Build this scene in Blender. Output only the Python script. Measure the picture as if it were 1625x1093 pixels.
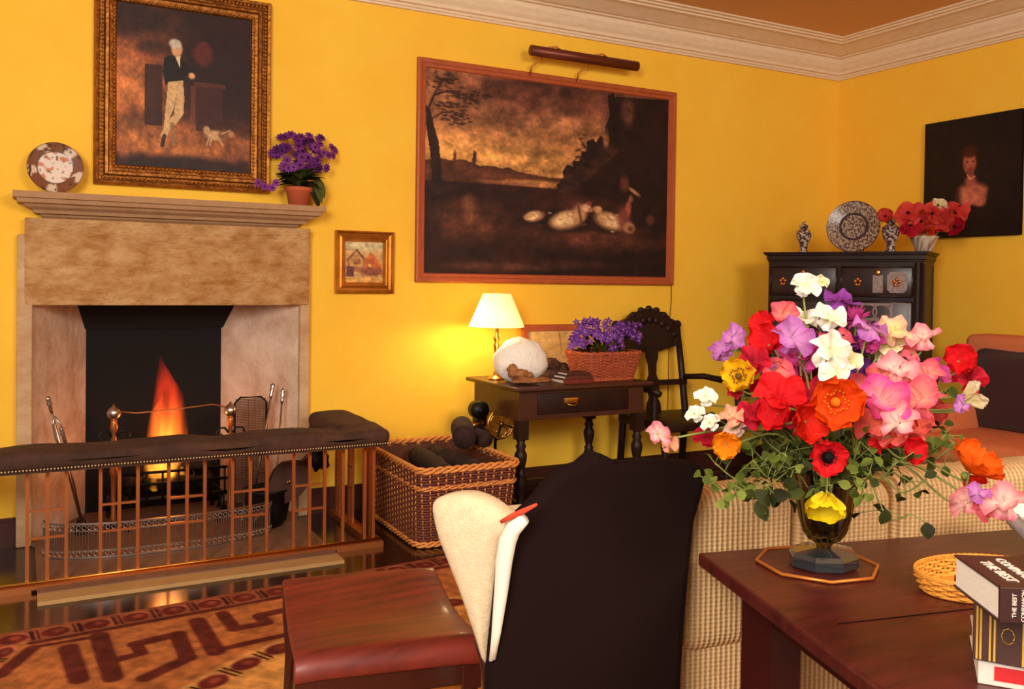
import bpy, math, random
import numpy as np
from mathutils import Vector, Matrix, noise as mnoise
S = bpy.context.scene
for o in list(bpy.data.objects): bpy.data.objects.remove(o)
COL = S.collection
PI = math.pi
rnd = random.Random(7)

# ------------------------------------------------------------------ camera
FPX, YAW, ROLL, PITCH, CY = 1433.78, 1.07576438, .0135084822, -.0170985961, 473.46
CAM = np.array([-5.5, -4.9526, 1.3])
_F0 = np.array([math.cos(YAW), math.sin(YAW), 0]); _R0 = np.array([math.sin(YAW), -math.cos(YAW), 0]); _Z = np.array([0, 0, 1.])
CF = _F0*math.cos(PITCH)+_Z*math.sin(PITCH); _U0 = _Z*math.cos(PITCH)-_F0*math.sin(PITCH)
CR = _R0*math.cos(ROLL)+_U0*math.sin(ROLL); CU = _U0*math.cos(ROLL)-_R0*math.sin(ROLL)
cam = bpy.data.cameras.new('camera'); co = bpy.data.objects.new('camera', cam); COL.objects.link(co)
cam.sensor_width = 36; cam.sensor_fit = 'HORIZONTAL'; cam.lens = FPX/1625*36
cam.shift_y = -(546.5-CY)/1625
cam.clip_start = .05
M = Matrix(((CR[0], CU[0], -CF[0], CAM[0]), (CR[1], CU[1], -CF[1], CAM[1]), (CR[2], CU[2], -CF[2], CAM[2]), (0, 0, 0, 1)))
co.matrix_world = M
S.camera = co

# ------------------------------------------------------------------ light and exposure
S.view_settings.view_transform = 'Standard'; S.view_settings.look = 'None'
S.view_settings.gamma = 1; S.view_settings.use_curve_mapping = False
S.view_settings.exposure = 0.12
W = bpy.data.worlds.new('world'); S.world = W; W.use_nodes = True
W.node_tree.nodes['Background'].inputs[0].default_value = (1.0, .88, .74, 1)
W.node_tree.nodes['Background'].inputs[1].default_value = .44

def area(name, loc, target, sx, sy, power, col):
    l = bpy.data.lights.new(name, 'AREA'); l.shape = 'RECTANGLE'; l.size = sx; l.size_y = sy; l.energy = power; l.color = col
    o = bpy.data.objects.new(name, l); COL.objects.link(o); o.location = loc
    o.rotation_euler = (Vector(target)-Vector(loc)).to_track_quat('-Z', 'Y').to_euler(); return o
def point(name, loc, power, col, r=.03):
    l = bpy.data.lights.new(name, 'POINT'); l.energy = power; l.color = col; l.shadow_soft_size = r
    o = bpy.data.objects.new(name, l); COL.objects.link(o); o.location = loc; return o
area('left_key_light', (-7.0, -5.6, 2.35), (-3.6, -.4, 1.2), 1.3, 1.6, 160, (1, .96, .88))  # unseen soft key light from the left behind the camera, no window modelled
area('rear_area_light', (-3.6, -6.8, 2.85), (-2.8, -1.0, 1.1), 1.6, 1.2, 150, (1, .92, .8))  # added unseen light, set high behind so the table shades the sofa back

# ------------------------------------------------------------------ helpers
def ray(x, y): return CF+CR*(x-812.5)/FPX-CU*(y-CY)/FPX
def at(x, y, X=None, Y=None, Z=None, D=None):
    d = ray(x, y)
    if X is not None: t = (X-CAM[0])/d[0]
    elif Y is not None: t = (Y-CAM[1])/d[1]
    elif Z is not None: t = (Z-CAM[2])/d[2]
    else: t = D
    return CAM+d*t
def on_plane(x, y, P, n):
    d = ray(x, y); n = np.array(n, float); t = ((np.array(P)-CAM)@n)/(d@n); return CAM+d*t

def lin(c):
    c = np.array(c, float)/255.
    return tuple(np.where(c <= .04045, c/12.92, ((c+.055)/1.055)**2.4))
MATS = {}
def mat(name, col=None, rough=.6, metal=0., noise=None, bump=None, spec=.5, sheen=0, coat=0, vcol=False, trans=0, ior=1.45, sub=0, rot=0, stretch=(1, 1, 1)):
    """noise=(scale, colour2, amount); bump=(scale, strength)"""
    if name in MATS: return MATS[name]
    m = bpy.data.materials.new(name); m.use_nodes = True; nt = m.node_tree; N = nt.nodes; L = nt.links
    b = N['Principled BSDF']
    b.inputs['Roughness'].default_value = rough; b.inputs['Metallic'].default_value = metal
    b.inputs['Specular IOR Level'].default_value = spec
    b.inputs['Sheen Weight'].default_value = sheen; b.inputs['Coat Weight'].default_value = coat; b.inputs['Coat Roughness'].default_value = .15
    b.inputs['Transmission Weight'].default_value = trans; b.inputs['IOR'].default_value = ior
    if col is not None: b.inputs['Base Color'].default_value = (*lin(col), 1)
    tc = N.new('ShaderNodeTexCoord'); mp = N.new('ShaderNodeMapping'); L.new(tc.outputs['Object'], mp.inputs[0])
    mp.inputs['Rotation'].default_value = (0, 0, rot); mp.inputs['Scale'].default_value = stretch
    src = None
    if vcol:
        a = N.new('ShaderNodeVertexColor'); a.layer_name = 'Col'; src = a.outputs[0]
    if noise:
        sc, c2, amt = noise
        t = N.new('ShaderNodeTexNoise'); t.inputs['Scale'].default_value = sc; t.inputs['Detail'].default_value = 6; t.inputs['Roughness'].default_value = .65
        L.new(mp.outputs[0], t.inputs['Vector'])
        rp = N.new('ShaderNodeMapRange'); rp.inputs[1].default_value = .35; rp.inputs[2].default_value = .68; rp.inputs[3].default_value = 0; rp.inputs[4].default_value = amt
        L.new(t.outputs[0], rp.inputs[0])
        mx = N.new('ShaderNodeMix'); mx.data_type = 'RGBA'; L.new(rp.outputs[0], mx.inputs[0])
        if src: L.new(src, mx.inputs[6])
        else: mx.inputs[6].default_value = (*lin(col), 1)
        mx.inputs[7].default_value = (*lin(c2), 1); src = mx.outputs[2]
    if src: L.new(src, b.inputs['Base Color'])
    if bump:
        t = N.new('ShaderNodeTexNoise'); t.inputs['Scale'].default_value = bump[0]; t.inputs['Detail'].default_value = 5
        L.new(mp.outputs[0], t.inputs['Vector'])
        bp = N.new('ShaderNodeBump'); bp.inputs['Strength'].default_value = bump[1]; bp.inputs['Distance'].default_value = .01
        L.new(t.outputs[0], bp.inputs['Height']); L.new(bp.outputs[0], b.inputs['Normal'])
    MATS[name] = m; return m

def ribbed(name, c1, c2, ang, pitch=.011, strength=.6, axis='X'):
    m = mat(name, c1, .9, noise=(9, c2, .5)); nt = m.node_tree; N = nt.nodes; L = nt.links; b = N['Principled BSDF']
    tc = N.new('ShaderNodeTexCoord'); mp = N.new('ShaderNodeMapping'); mp.vector_type = 'POINT'; L.new(tc.outputs['Object'], mp.inputs[0])
    mp.inputs['Rotation'].default_value = (0, 0, ang)
    w = N.new('ShaderNodeTexWave'); w.wave_type = 'BANDS'; w.bands_direction = axis; w.inputs['Scale'].default_value = 1/(pitch*3.18); w.inputs['Distortion'].default_value = .6; w.inputs['Detail Scale'].default_value = 6
    L.new(mp.outputs[0], w.inputs['Vector'])
    w2 = N.new('ShaderNodeTexWave'); w2.wave_type = 'BANDS'; w2.bands_direction = 'Z'; w2.inputs['Scale'].default_value = 1/(pitch*2.4); w2.inputs['Distortion'].default_value = .8
    L.new(mp.outputs[0], w2.inputs['Vector'])
    mu = N.new('ShaderNodeMath'); mu.operation = 'MULTIPLY_ADD'; L.new(w2.outputs['Fac'], mu.inputs[0]); mu.inputs[1].default_value = .3; L.new(w.outputs['Fac'], mu.inputs[2])
    bp = N.new('ShaderNodeBump'); bp.inputs['Strength'].default_value = strength; bp.inputs['Distance'].default_value = .006
    L.new(mu.outputs[0], bp.inputs['Height']); L.new(bp.outputs[0], b.inputs['Normal'])
    mx = N.new('ShaderNodeMix'); mx.data_type = 'RGBA'; old = b.inputs['Base Color'].links[0].from_socket
    rp = N.new('ShaderNodeMapRange'); rp.inputs[1].default_value = .1; rp.inputs[2].default_value = .9; L.new(mu.outputs[0], rp.inputs[0])
    L.new(rp.outputs[0], mx.inputs[0]); mx.inputs[6].default_value = (*lin(c2), 1); L.new(old, mx.inputs[7]); L.new(mx.outputs[2], b.inputs['Base Color'])
    return m

class MB:
    def __init__(s): s.v = []; s.f = []; s.c = []; s.M = None; s.col = None; s.smooth = []
    def add(s, vs, fs, smooth=True, cols=None):
        n = len(s.v)
        if s.M is not None: vs = [tuple(s.M @ Vector(p)) for p in vs]
        s.v += [tuple(p) for p in vs]; s.f += [tuple(i+n for i in f) for f in fs]; s.smooth += [smooth]*len(fs)
        if cols is not None: s.c += list(cols)
        else: s.c += [s.col or (.5, .5, .5)]*len(vs)
        return s
    def box(s, a, b, ch=0.0):
        """axis box between corners a and b, optional chamfer"""
        a = np.minimum(a, b) if False else np.array(a, float); b = np.array(b, float)
        lo = np.minimum(a, b); hi = np.maximum(a, b)
        if ch <= 0:
            x0, y0, z0 = lo; x1, y1, z1 = hi
            v = [(x0, y0, z0), (x1, y0, z0), (x1, y1, z0), (x0, y1, z0), (x0, y0, z1), (x1, y0, z1), (x1, y1, z1), (x0, y1, z1)]
            return s.add(v, [(3, 2, 1, 0), (4, 5, 6, 7), (0, 1, 5, 4), (1, 2, 6, 5), (2, 3, 7, 6), (3, 0, 4, 7)], False)
        return s.rbox((lo+hi)/2, (hi-lo)/2, ch, k=2, m=1)
    def rbox(s, c, h, r, k=4, m=6, deform=None):
        c = np.array(c, float); h = np.array(h, float); r = min(r, *(h*.999))
        def samples(H):
            u = [-H+r*(1-math.cos(PI/2*i/k)) if True else 0 for i in range(k)]
            u = [-H+r-r*math.cos(PI/2*i/k)*1.0 for i in range(k)]
            mid = [-(H-r)+2*(H-r)*i/m for i in range(m+1)]
            return u+mid+[-q for q in reversed(u)]
        vs = []; fs = []; idx = {}
        def vert(p):
            key = tuple(round(float(q), 6) for q in p)
            if key in idx: return idx[key]
            inn = np.clip(p, -(h-r), h-r); d = p-inn; n = np.linalg.norm(d); q = inn+d/n*r if n > 1e-9 else p
            # surface point of the unrounded face
            if deform: q = np.array(deform(q))
            idx[key] = len(vs); vs.append(tuple(q+c)); return idx[key]
        for ax in range(3):
            a1, a2 = [(1, 2), (2, 0), (0, 1)][ax]
            A = samples(h[a1]); B = samples(h[a2])
            for sg in (-1, 1):
                for i in range(len(A)-1):
                    for j in range(len(B)-1):
                        q = []
                        for (ii, jj) in ((i, j), (i+1, j), (i+1, j+1), (i, j+1)):
                            p = np.zeros(3); p[ax] = sg*h[ax]; p[a1] = A[ii]; p[a2] = B[jj]; q.append(vert(p))
                        if sg < 0: q.reverse()
                        if len(set(q)) > 2: fs.append(tuple(dict.fromkeys(q)))
        return s.add(vs, fs, True)
    def lathe(s, prof, c=(0, 0, 0), n=24, flute=0, nf=12, squash=(1, 1), colf=None):
        vs = []; fs = []
        for (r, z) in prof:
            for i in range(n):
                a = 2*PI*i/n; rr = r*(1+flute*math.cos(nf*a)); vs.append((c[0]+rr*math.cos(a)*squash[0], c[1]+rr*math.sin(a)*squash[1], c[2]+z))
        for k in range(len(prof)-1):
            for i in range(n):
                j = (i+1) % n; fs.append((k*n+i, k*n+j, (k+1)*n+j, (k+1)*n+i))
        if prof[0][0] > 1e-5: fs.append(tuple(reversed(range(n))))
        if prof[-1][0] > 1e-5: fs.append(tuple((len(prof)-1)*n+i for i in range(n)))
        cols = [colf(p) for p in vs] if colf else None
        return s.add(vs, fs, True, cols)
    def tube(s, pts, r, n=8, closed=False, cap=True):
        P = [np.array(p, float) for p in pts]; m = len(P); vs = []; fs = []
        rs = r if hasattr(r, '__len__') else [r]*m
        up = None
        for i in range(m):
            if closed: t = P[(i+1) % m]-P[i-1]
            else: t = P[min(i+1, m-1)]-P[max(i-1, 0)]
            t = t/(np.linalg.norm(t)+1e-12)
            if up is None: up = np.array([0, 0, 1.]) if abs(t[2]) < .9 else np.array([1., 0, 0])
            a = np.cross(t, up); la = np.linalg.norm(a)
            if la < 1e-4: a = np.cross(t, [1, .3, 0]); la = np.linalg.norm(a)
            a /= la; b = np.cross(a, t); up = b if not closed else up
            for k in range(n):
                th = 2*PI*k/n; vs.append(tuple(P[i]+rs[i]*(a*math.cos(th)+b*math.sin(th))))
        for i in range(m if closed else m-1):
            j = (i+1) % m
            for k in range(n):
                l = (k+1) % n; fs.append((i*n+k, i*n+l, j*n+l, j*n+k))
        if not closed and cap: fs.append(tuple(range(n-1, -1, -1))); fs.append(tuple((m-1)*n+k for k in range(n)))
        return s.add(vs, fs, True)
    def prism(s, poly, vec, smooth=False):
        n = len(poly); vec = np.array(vec, float); P = [np.array(p, float) for p in poly]
        vs = [tuple(p) for p in P]+[tuple(p+vec) for p in P]
        fs = [tuple(range(n)), tuple(range(2*n-1, n-1, -1))]+[(i, n+i, n+(i+1) % n, (i+1) % n) for i in range(n)]
        return s.add(vs, fs, smooth)
    def ball(s, c, r, n=12, sq=(1, 1, 1), nz=0, seed=0):
        vs = []; fs = []; m = max(6, n//2+2)
        for i in range(m+1):
            ph = PI*i/m
            for j in range(n):
                th = 2*PI*j/n; d = Vector((math.sin(ph)*math.cos(th), math.sin(ph)*math.sin(th), math.cos(ph)))
                k = r*(1+(nz*mnoise.noise(d*2.3+Vector((seed, 0, 0))) if nz else 0)); vs.append((c[0]+d.x*k*sq[0], c[1]+d.y*k*sq[1], c[2]+d.z*k*sq[2]))
        for i in range(m):
            for j in range(n):
                l = (j+1) % n; fs.append((i*n+j, (i+1)*n+j, (i+1)*n+l, i*n+l))
        return s.add(vs, fs, True)
    def build(s, name, m, parent=None, bevel=0, label=None, kind=None, fixn=True):
        off = world_loc(parent); me = bpy.data.meshes.new(name)
        vs = np.array(s.v, float)-off
        me.from_pydata(vs.tolist(), [], s.f); me.validate(clean_customdata=False)
        if len(me.polygons) == len(s.smooth): me.polygons.foreach_set('use_smooth', s.smooth)
        if any(c != (.5, .5, .5) for c in s.c) and len(me.vertices) == len(s.c):
            a = me.color_attributes.new('Col', 'FLOAT_COLOR', 'POINT'); a.data.foreach_set('color', np.concatenate([np.array(s.c, float), np.ones((len(s.c), 1))], 1).ravel())
        if fixn:
            import bmesh
            bm = bmesh.new(); bm.from_mesh(me); bmesh.ops.remove_doubles(bm, verts=bm.verts, dist=1e-6) if not s.c or True else None
            bmesh.ops.recalc_face_normals(bm, faces=bm.faces); bm.to_mesh(me); bm.free()
        me.materials.append(m)
        o = bpy.data.objects.new(name, me); COL.objects.link(o)
        if parent is not None: o.parent = parent
        if bevel:
            b = o.modifiers.new('bevel', 'BEVEL'); b.width = bevel; b.segments = 2; b.limit_method = 'ANGLE'; b.angle_limit = .7
        if label: o['label'] = label
        if kind: o['kind'] = kind
        return o
def world_loc(o):
    l = np.zeros(3)
    while o is not None: l = l+np.array(o.location); o = o.parent
    return l
def thing(name, label, cat, loc=(0, 0, 0), group=None):
    o = bpy.data.objects.new(name, None); COL.objects.link(o); o.location = [float(q) for q in loc]; o['label'] = label; o['category'] = cat
    o.empty_display_size = .05
    if group: o['group'] = group
    return o
def tag(o, label, cat, group=None, kind=None):
    o['label'] = label; o['category'] = cat
    if group: o['group'] = group
    if kind: o['kind'] = kind
    return o
def struct(o): o['kind'] = 'structure'; return o
def frame(o, ex, ey, ez):
    return Matrix(((ex[0], ey[0], ez[0], o[0]), (ex[1], ey[1], ez[1], o[1]), (ex[2], ey[2], ez[2], o[2]), (0, 0, 0, 1)))
def nrm(v): v = np.array(v, float); return v/np.linalg.norm(v)
def wtext(body, size, M4, m, parent, name='lettering', depth=.0006):
    cu = bpy.data.curves.new(name, 'FONT'); cu.body = body; cu.size = size; cu.extrude = depth; cu.align_x = 'CENTER'; cu.align_y = 'CENTER'
    tmp = bpy.data.objects.new(name, cu); COL.objects.link(tmp); dg = bpy.context.evaluated_depsgraph_get(); dg.update()
    me = bpy.data.meshes.new_from_object(tmp.evaluated_get(dg)); bpy.data.objects.remove(tmp)
    off = world_loc(parent)
    for v in me.vertices: q = M4 @ v.co; v.co = (q.x-off[0], q.y-off[1], q.z-off[2])
    me.materials.clear(); me.materials.append(m)
    o = bpy.data.objects.new(name, me); COL.objects.link(o); o.parent = parent; return o

class Paint:
    """a small raster painter; the result becomes the vertex colours of a fine grid"""
    def __init__(s, w, h, base):
        s.w, s.h = w, h; s.a = np.ones((h, w, 3))*np.array(base, float)
        s.U, s.V = np.meshgrid((np.arange(w)+.5)/w, (np.arange(h)+.5)/h)      # V down from the top
    def put(s, mask, col, op=1.):
        m = np.clip(mask, 0, 1)[..., None]*op; s.a = s.a*(1-m)+np.array(col, float)*m
    def ell(s, x, y, rx, ry, col, soft=.25, op=1., rot=0):
        dx = s.U-x; dy = (s.V-y); ar = s.h/s.w
        if rot: c, n = math.cos(rot), math.sin(rot); dx, dy = dx*c+dy*ar*n, (-dx*n+dy*ar*c)/ar
        d = np.sqrt((dx/rx)**2+(dy/ry)**2); s.put((1+soft/2-d)/soft, col, op)
    def poly(s, pts, col, op=1.):
        ins = np.zeros_like(s.U, bool); n = len(pts)
        for i in range(n):
            x0, y0 = pts[i]; x1, y1 = pts[(i+1) % n]
            if y0 == y1: continue
            c = ((y0 > s.V) != (y1 > s.V)) & (s.U < (x1-x0)*(s.V-y0)/(y1-y0)+x0); ins ^= c
        s.put(ins.astype(float), col, op)
    def line(s, pts, wd, col, op=1., soft=.5):
        ar = s.h/s.w
        for (x0, y0), (x1, y1) in zip(pts[:-1], pts[1:]):
            dx, dy = x1-x0, (y1-y0)*ar; L2 = dx*dx+dy*dy+1e-12
            t = np.clip(((s.U-x0)*dx+(s.V-y0)*ar*dy)/L2, 0, 1); d = np.hypot(s.U-x0-t*dx, (s.V-y0)*ar-t*dy)
            s.put((1+soft/2-d/(wd/2))/soft, col, op)
    def rect(s, x0, y0, x1, y1, col, op=1.): s.put(((s.U >= x0) & (s.U <= x1) & (s.V >= y0) & (s.V <= y1)).astype(float), col, op)
    def noise(s, sc, amt, seed=0, col=None, th=None, op=1.):
        r = np.random.RandomState(seed); out = np.zeros_like(s.U); tot = 0
        for o in range(4):
            k = int(sc*2**o)+2; g = r.rand(k+2, k+2); x = s.U*k; y = s.V*k; i = x.astype(int); j = y.astype(int); fx = x-i; fy = y-j
            fx = fx*fx*(3-2*fx); fy = fy*fy*(3-2*fy)
            v = (g[j, i]*(1-fx)+g[j, i+1]*fx)*(1-fy)+(g[j+1, i]*(1-fx)+g[j+1, i+1]*fx)*fy
            out += v*.6**o; tot += .6**o
        out /= tot
        if col is not None: s.put(np.clip((out-th)*9, 0, 1), col, op)
        else: s.a = np.clip(s.a*(1+amt*(out[..., None]-.5)*2), 0, 255)
        return out
    def mesh(s, name, O, ex, ey, m, parent, label=None, th=0):
        """O = top-left corner, ex/ey = full edge vectors (right, down)"""
        O = np.array(O, float)-world_loc(parent); ex = np.array(ex, float); ey = np.array(ey, float)
        w, h = s.w, s.h; i, j = np.meshgrid(np.arange(w), np.arange(h))
        P = O+(i/(w-1))[..., None]*ex+(j/(h-1))[..., None]*ey
        me = bpy.data.meshes.new(name); idx = (j*w+i); q = np.stack([idx[:-1, :-1], idx[1:, :-1], idx[1:, 1:], idx[:-1, 1:]], -1).reshape(-1, 4)
        me.from_pydata(P.reshape(-1, 3).tolist(), [], q.tolist())
        a = me.color_attributes.new('Col', 'FLOAT_COLOR', 'POINT'); c = s.a/255.; c = np.where(c <= .04045, c/12.92, ((c+.055)/1.055)**2.4)
        a.data.foreach_set('color', np.concatenate([c, np.ones((h, w, 1))], 2).ravel())
        me.materials.append(m); o = bpy.data.objects.new(name, me); COL.objects.link(o); o.parent = parent
        if label: o['label'] = label
        return o
m_paint = mat('oil_paint', None, .55, vcol=True, spec=.35)

# ------------------------------------------------------------------ materials
m_wall = mat('yellow_wall_paint', (252, 200, 66), .75, noise=(2.2, (246, 184, 48), .6), bump=(60, .12), spec=.25)
m_ceil = mat('ceiling_paint', (226, 172, 118), .85)
m_cornice = mat('cornice_plaster', (238, 212, 180), .8, noise=(14, (218, 186, 150), .5), stretch=(1, 1, 4))
m_board = mat('dark_skirting', (66, 30, 20), .4)
m_floor = mat('dark_floor', (40, 17, 12), .16, noise=(5, (58, 26, 17), .7), stretch=(1, 6, 1), spec=.6)
m_stone = mat('sandstone', (204, 160, 108), .9, noise=(8, (158, 102, 44), 1.0), bump=(40, 1.0), stretch=(1, 1, 1.8))
m_stone2 = mat('sandstone_trim', (176, 136, 98), .9, noise=(16, (160, 112, 74), .6), bump=(60, .3))
m_plaster = mat('firebox_plaster', (216, 192, 172), .95, noise=(5, (168, 132, 104), .8), bump=(25, .6))
m_soot = mat('soot', (10, 8, 8), .95, noise=(6, (18, 13, 12), .6))
m_hearth = mat('hearth_stone', (128, 92, 70), .6, noise=(5, (108, 74, 58), .6))
m_hearth2 = mat('hearth_edge_stone', (186, 146, 92), .7, noise=(9, (168, 128, 80), .6))
m_brass = mat('brass', (206, 150, 74), .28, 1.0)
m_dbrass = mat('aged_brass', (190, 112, 62), .4, .85)
m_steel = mat('polished_steel', (190, 176, 168), .3, 1.0)
m_iron = mat('black_iron', (30, 24, 22), .45, .6)
m_leather = mat('dark_brown_leather', (78, 46, 30), .85, noise=(9, (46, 26, 18), .9), bump=(14, .9))
m_oak = mat('dark_oak', (34, 17, 12), .42, spec=.3, noise=(7, (52, 28, 20), .6), stretch=(1, 1, .3))
m_oakr = mat('dark_red_oak', (74, 38, 26), .35, noise=(7, (52, 26, 18), .6), stretch=(.3, 1, 1))
m_maho = mat('mahogany', (132, 44, 30), .5, noise=(7, (78, 24, 18), .95), stretch=(.5, 4, 1), coat=.08, rot=.2, bump=(9, .1))
m_mahod = mat('dark_mahogany', (62, 20, 15), .3, noise=(5, (54, 18, 14), .7), coat=.4)
m_table = mat('table_mahogany', (88, 30, 25), .38, noise=(5, (56, 18, 15), .85), stretch=(1, 6, 1), rot=.22, coat=.12, bump=(14, .12))
m_gold = mat('gilt_frame', (176, 112, 44), .42, .75, noise=(22, (96, 50, 26), .8), bump=(50, .6))
m_gold2 = mat('bright_gilt', (226, 172, 72), .35, .8)
m_redfr = mat('red_brown_frame', (176, 84, 44), .45, noise=(20, (146, 60, 34), .5))
m_cream = mat('cream_linen', (222, 198, 162), .95, noise=(60, (202, 174, 134), .6), bump=(240, .35))
m_white = mat('white_piping', (230, 218, 198), .85)
m_velvet = mat('black_brown_velvet', (26, 13, 11), .95, spec=.1)
m_salmon = mat('salmon_linen', (214, 120, 74), .9, noise=(20, (196, 104, 64), .5))
m_cushion = mat('dark_plum_velvet', (56, 20, 16), .9, sheen=.2)
m_petal = mat('petals', None, .65, vcol=True, spec=.15, bump=(90, .5))
m_leaf = mat('leaves', None, .6, vcol=True, spec=.12)
for mm in (m_petal,):
    nt = mm.node_tree; b = nt.nodes['Principled BSDF']; tr = nt.nodes.new('ShaderNodeBsdfTranslucent'); mx = nt.nodes.new('ShaderNodeMixShader'); mx.inputs[0].default_value = .3
    a = [n for n in nt.nodes if n.type == 'VERTEX_COLOR'][0]; nt.links.new(a.outputs[0], tr.inputs[0]); nt.links.new(b.outputs[0], mx.inputs[1]); nt.links.new(tr.outputs[0], mx.inputs[2])
    nt.links.new(mx.outputs[0], nt.nodes['Material Output'].inputs[0])
m_rib = ribbed('ribbed_cream_fabric', (224, 188, 134), (176, 132, 84), math.atan2(.2179, .976), .0125)
m_terra = mat('terracotta', (196, 92, 54), .85, noise=(12, (170, 72, 44), .5))
m_wick = mat('dark_wicker', (124, 62, 44), .65, noise=(20, (88, 42, 32), .7))
m_wickl = mat('light_wicker', (228, 150, 76), .6, noise=(30, (190, 110, 50), .5))
m_wickr = mat('red_wicker', (188, 92, 56), .6, noise=(30, (150, 66, 42), .6))
m_shade = mat('lamp_shade_fabric', (250, 240, 215), .9)
m_porc = mat('painted_porcelain', None, .25, vcol=True)
m_porcw = mat('white_porcelain', (238, 230, 222), .2)
m_ivory = mat('ivory_inlay', (164, 142, 134), .35, noise=(70, (92, 70, 66), .8))
m_coral = mat('white_coral', (252, 244, 232), .95, bump=(60, .9))
m_paper = mat('book_pages', (238, 228, 212), .9, noise=(80, (205, 192, 172), .4), stretch=(1, 1, 6))
m_glass = mat('dark_vase_glass', (150, 138, 92), .04, trans=1.0, ior=1.45)
m_glassb = mat('dark_glass_foot', (38, 44, 46), .06, spec=.8, coat=1)
m_bark = mat('log_bark', (34, 20, 18), .95, noise=(10, (62, 36, 28), .6), bump=(25, 1.))


# ================================================================== the room
XL, YB, ZC = -7.6, -7.2, 3.1
OX0, OX1, OZ, OD = -5.465, -4.17, 1.162, .45        # fireplace opening
def quadwall():
    b = MB()
    b.box((XL, 0, 0), (OX0, .1, ZC+.05)); b.box((OX1, 0, 0), (.1, .1, ZC+.05)); b.box((OX0, 0, OZ), (OX1, .1, ZC+.05)); return b
struct(quadwall().build('wall_back', m_wall))
struct(MB().box((0, YB, 0), (.1, 0, ZC+.05)).build('wall_right', m_wall))
b = MB().box((XL, YB, -.1), (.1, .1, 0)); b.box((OX0, .1, -.1), (OX1, .56, 0))
struct(b.build('floor', m_floor))
struct(MB().box((XL, YB, ZC), (.1, .1, ZC+.1)).build('ceiling', m_ceil))
prof = [(0, 2.88), (.018, 2.882), (.02, 2.893), (.03, 2.895), (.032, 2.908), (.05, 2.912), (.055, 2.93), (.075, 2.95), (.098, 2.985), (.105, 3.012), (.125, 3.016), (.13, 3.024),
        (.15, 3.026), (.2, 3.045), (.25, 3.062), (.285, 3.066), (.288, 3.076), (.31, 3.078), (.315, 3.088), (.335, 3.09), (.338, 3.1), (0, 3.1)]
b = MB(); vs = []; fs = []
for (p, z) in prof: vs += [(XL, -p, z), (-p, -p, z)]
for i in range(len(prof)-1): fs.append((2*i, 2*i+1, 2*i+3, 2*i+2))
struct(b.add(vs, fs, False).build('trim_1', m_cornice))
b = MB(); vs = []; fs = []
for (p, z) in prof: vs += [(-p, -p, z), (-p, YB, z)]
for i in range(len(prof)-1): fs.append((2*i, 2*i+1, 2*i+3, 2*i+2))
struct(b.add(vs, fs, False).build('trim_2', m_cornice))
def skirting(x0, x1, name):
    b = MB(); b.box((x0, -.022, 0), (x1, 0, .12)); b.box((x0, -.014, .12), (x1, 0, .138)); return struct(b.build(name, m_board))
skirting(XL, -5.53, 'baseboard_left'); skirting(-4.11, 0, 'baseboard_back')
b = MB(); b.box((-.022, YB, 0), (0, -.03, .12)); b.box((-.014, YB, .12), (0, -.03, .138)); struct(b.build('baseboard_right', m_board))

# ------------------------------------------------------------------ fireplace
fp = thing('stone_fireplace', 'sandstone fireplace with moulded mantel shelf and a lit fire in its opening', 'fireplace', (-4.82, 0, 0))
b = MB()   # lintel block with coved front
pr = [(-.002, OZ), (-.055, OZ), (-.06, 1.2), (-.06, 1.45), (-.068, 1.52), (-.085, 1.58), (-.002, 1.58)]
vs = []; fs = []; n = len(pr)
for x in (-5.5, -4.125): vs += [(x, y, z) for y, z in pr]
fs = [tuple(range(n)), tuple(range(2*n-1, n-1, -1))]+[(i, n+i, n+(i+1) % n, (i+1) % n) for i in range(n)]
b.add(vs, fs, False).build('lintel', m_stone, fp, bevel=.006)
b = MB()   # mantel shelf: moulded profile swept round three sides
pr = [(.03, 1.578), (.05, 1.592), (.055, 1.6), (.08, 1.603), (.088, 1.618), (.115, 1.632), (.125, 1.645), (.15, 1.648), (.155, 1.668), (.17, 1.67), (.17, 1.7), (0.0, 1.7)]
cl, cr_ = -5.38, -4.235
rings = [[(cl-p, 0, z), (cl-p, -p, z), (cr_+p, -p, z), (cr_+p, 0, z)] for p, z in pr]
vs = [q for r_ in rings for q in r_]; fs = []
for i in range(len(pr)-1):
    for k in range(3): fs.append((4*i+k, 4*i+k+1, 4*i+4+k+1, 4*i+4+k))
fs.append((0, 1, 2, 3)); b.add(vs, fs, False).build('mantel_shelf', m_stone2, fp)
m_jamb = mat('jamb_stone', (208, 172, 130), .9, noise=(5, (168, 124, 86), .8), bump=(40, .4), stretch=(1, 1, 1.4))
MB().box((-5.532, -.055, 0), (OX0, -.002, OZ+.34)).build('jamb', m_jamb, fp, bevel=.008)
MB().box((OX1, -.05, 0), (-4.115, -.002, OZ+.34)).build('jamb', m_jamb, fp, bevel=.008)
# firebox: splayed reveals, black back, throat
BL_, BR_ = -5.205, -4.495
b = MB(); b.prism([(OX0, -.02, .0), (BL_, OD, .0), (BL_, OD, OZ+.05), (OX0, -.02, OZ+.05)], (-.06, .02, 0)); b.build('reveal', m_plaster, fp)
b = MB(); b.prism([(OX1, -.02, .0), (BR_, OD, .0), (BR_, OD, OZ+.05), (OX1, -.02, OZ+.05)], (.06, .02, 0)); b.build('reveal', m_plaster, fp)
MB().box((BL_-.06, OD, 0), (BR_+.06, OD+.06, 1.3)).build('fireback', m_soot, fp, label='soot-black back wall of the hearth')
b = MB(); b.prism([(BL_-.02, OD-.01, 1.02), (BL_-.07, OD-.1, OZ+.02), (BR_+.07, OD-.1, OZ+.02), (BR_+.02, OD-.01, 1.02)], (0, .02, .06)); b.box((OX0-.05, .09, OZ+.01), (OX1+.05, OD+.05, OZ+.06)); b.build('throat', m_soot, fp)
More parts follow.
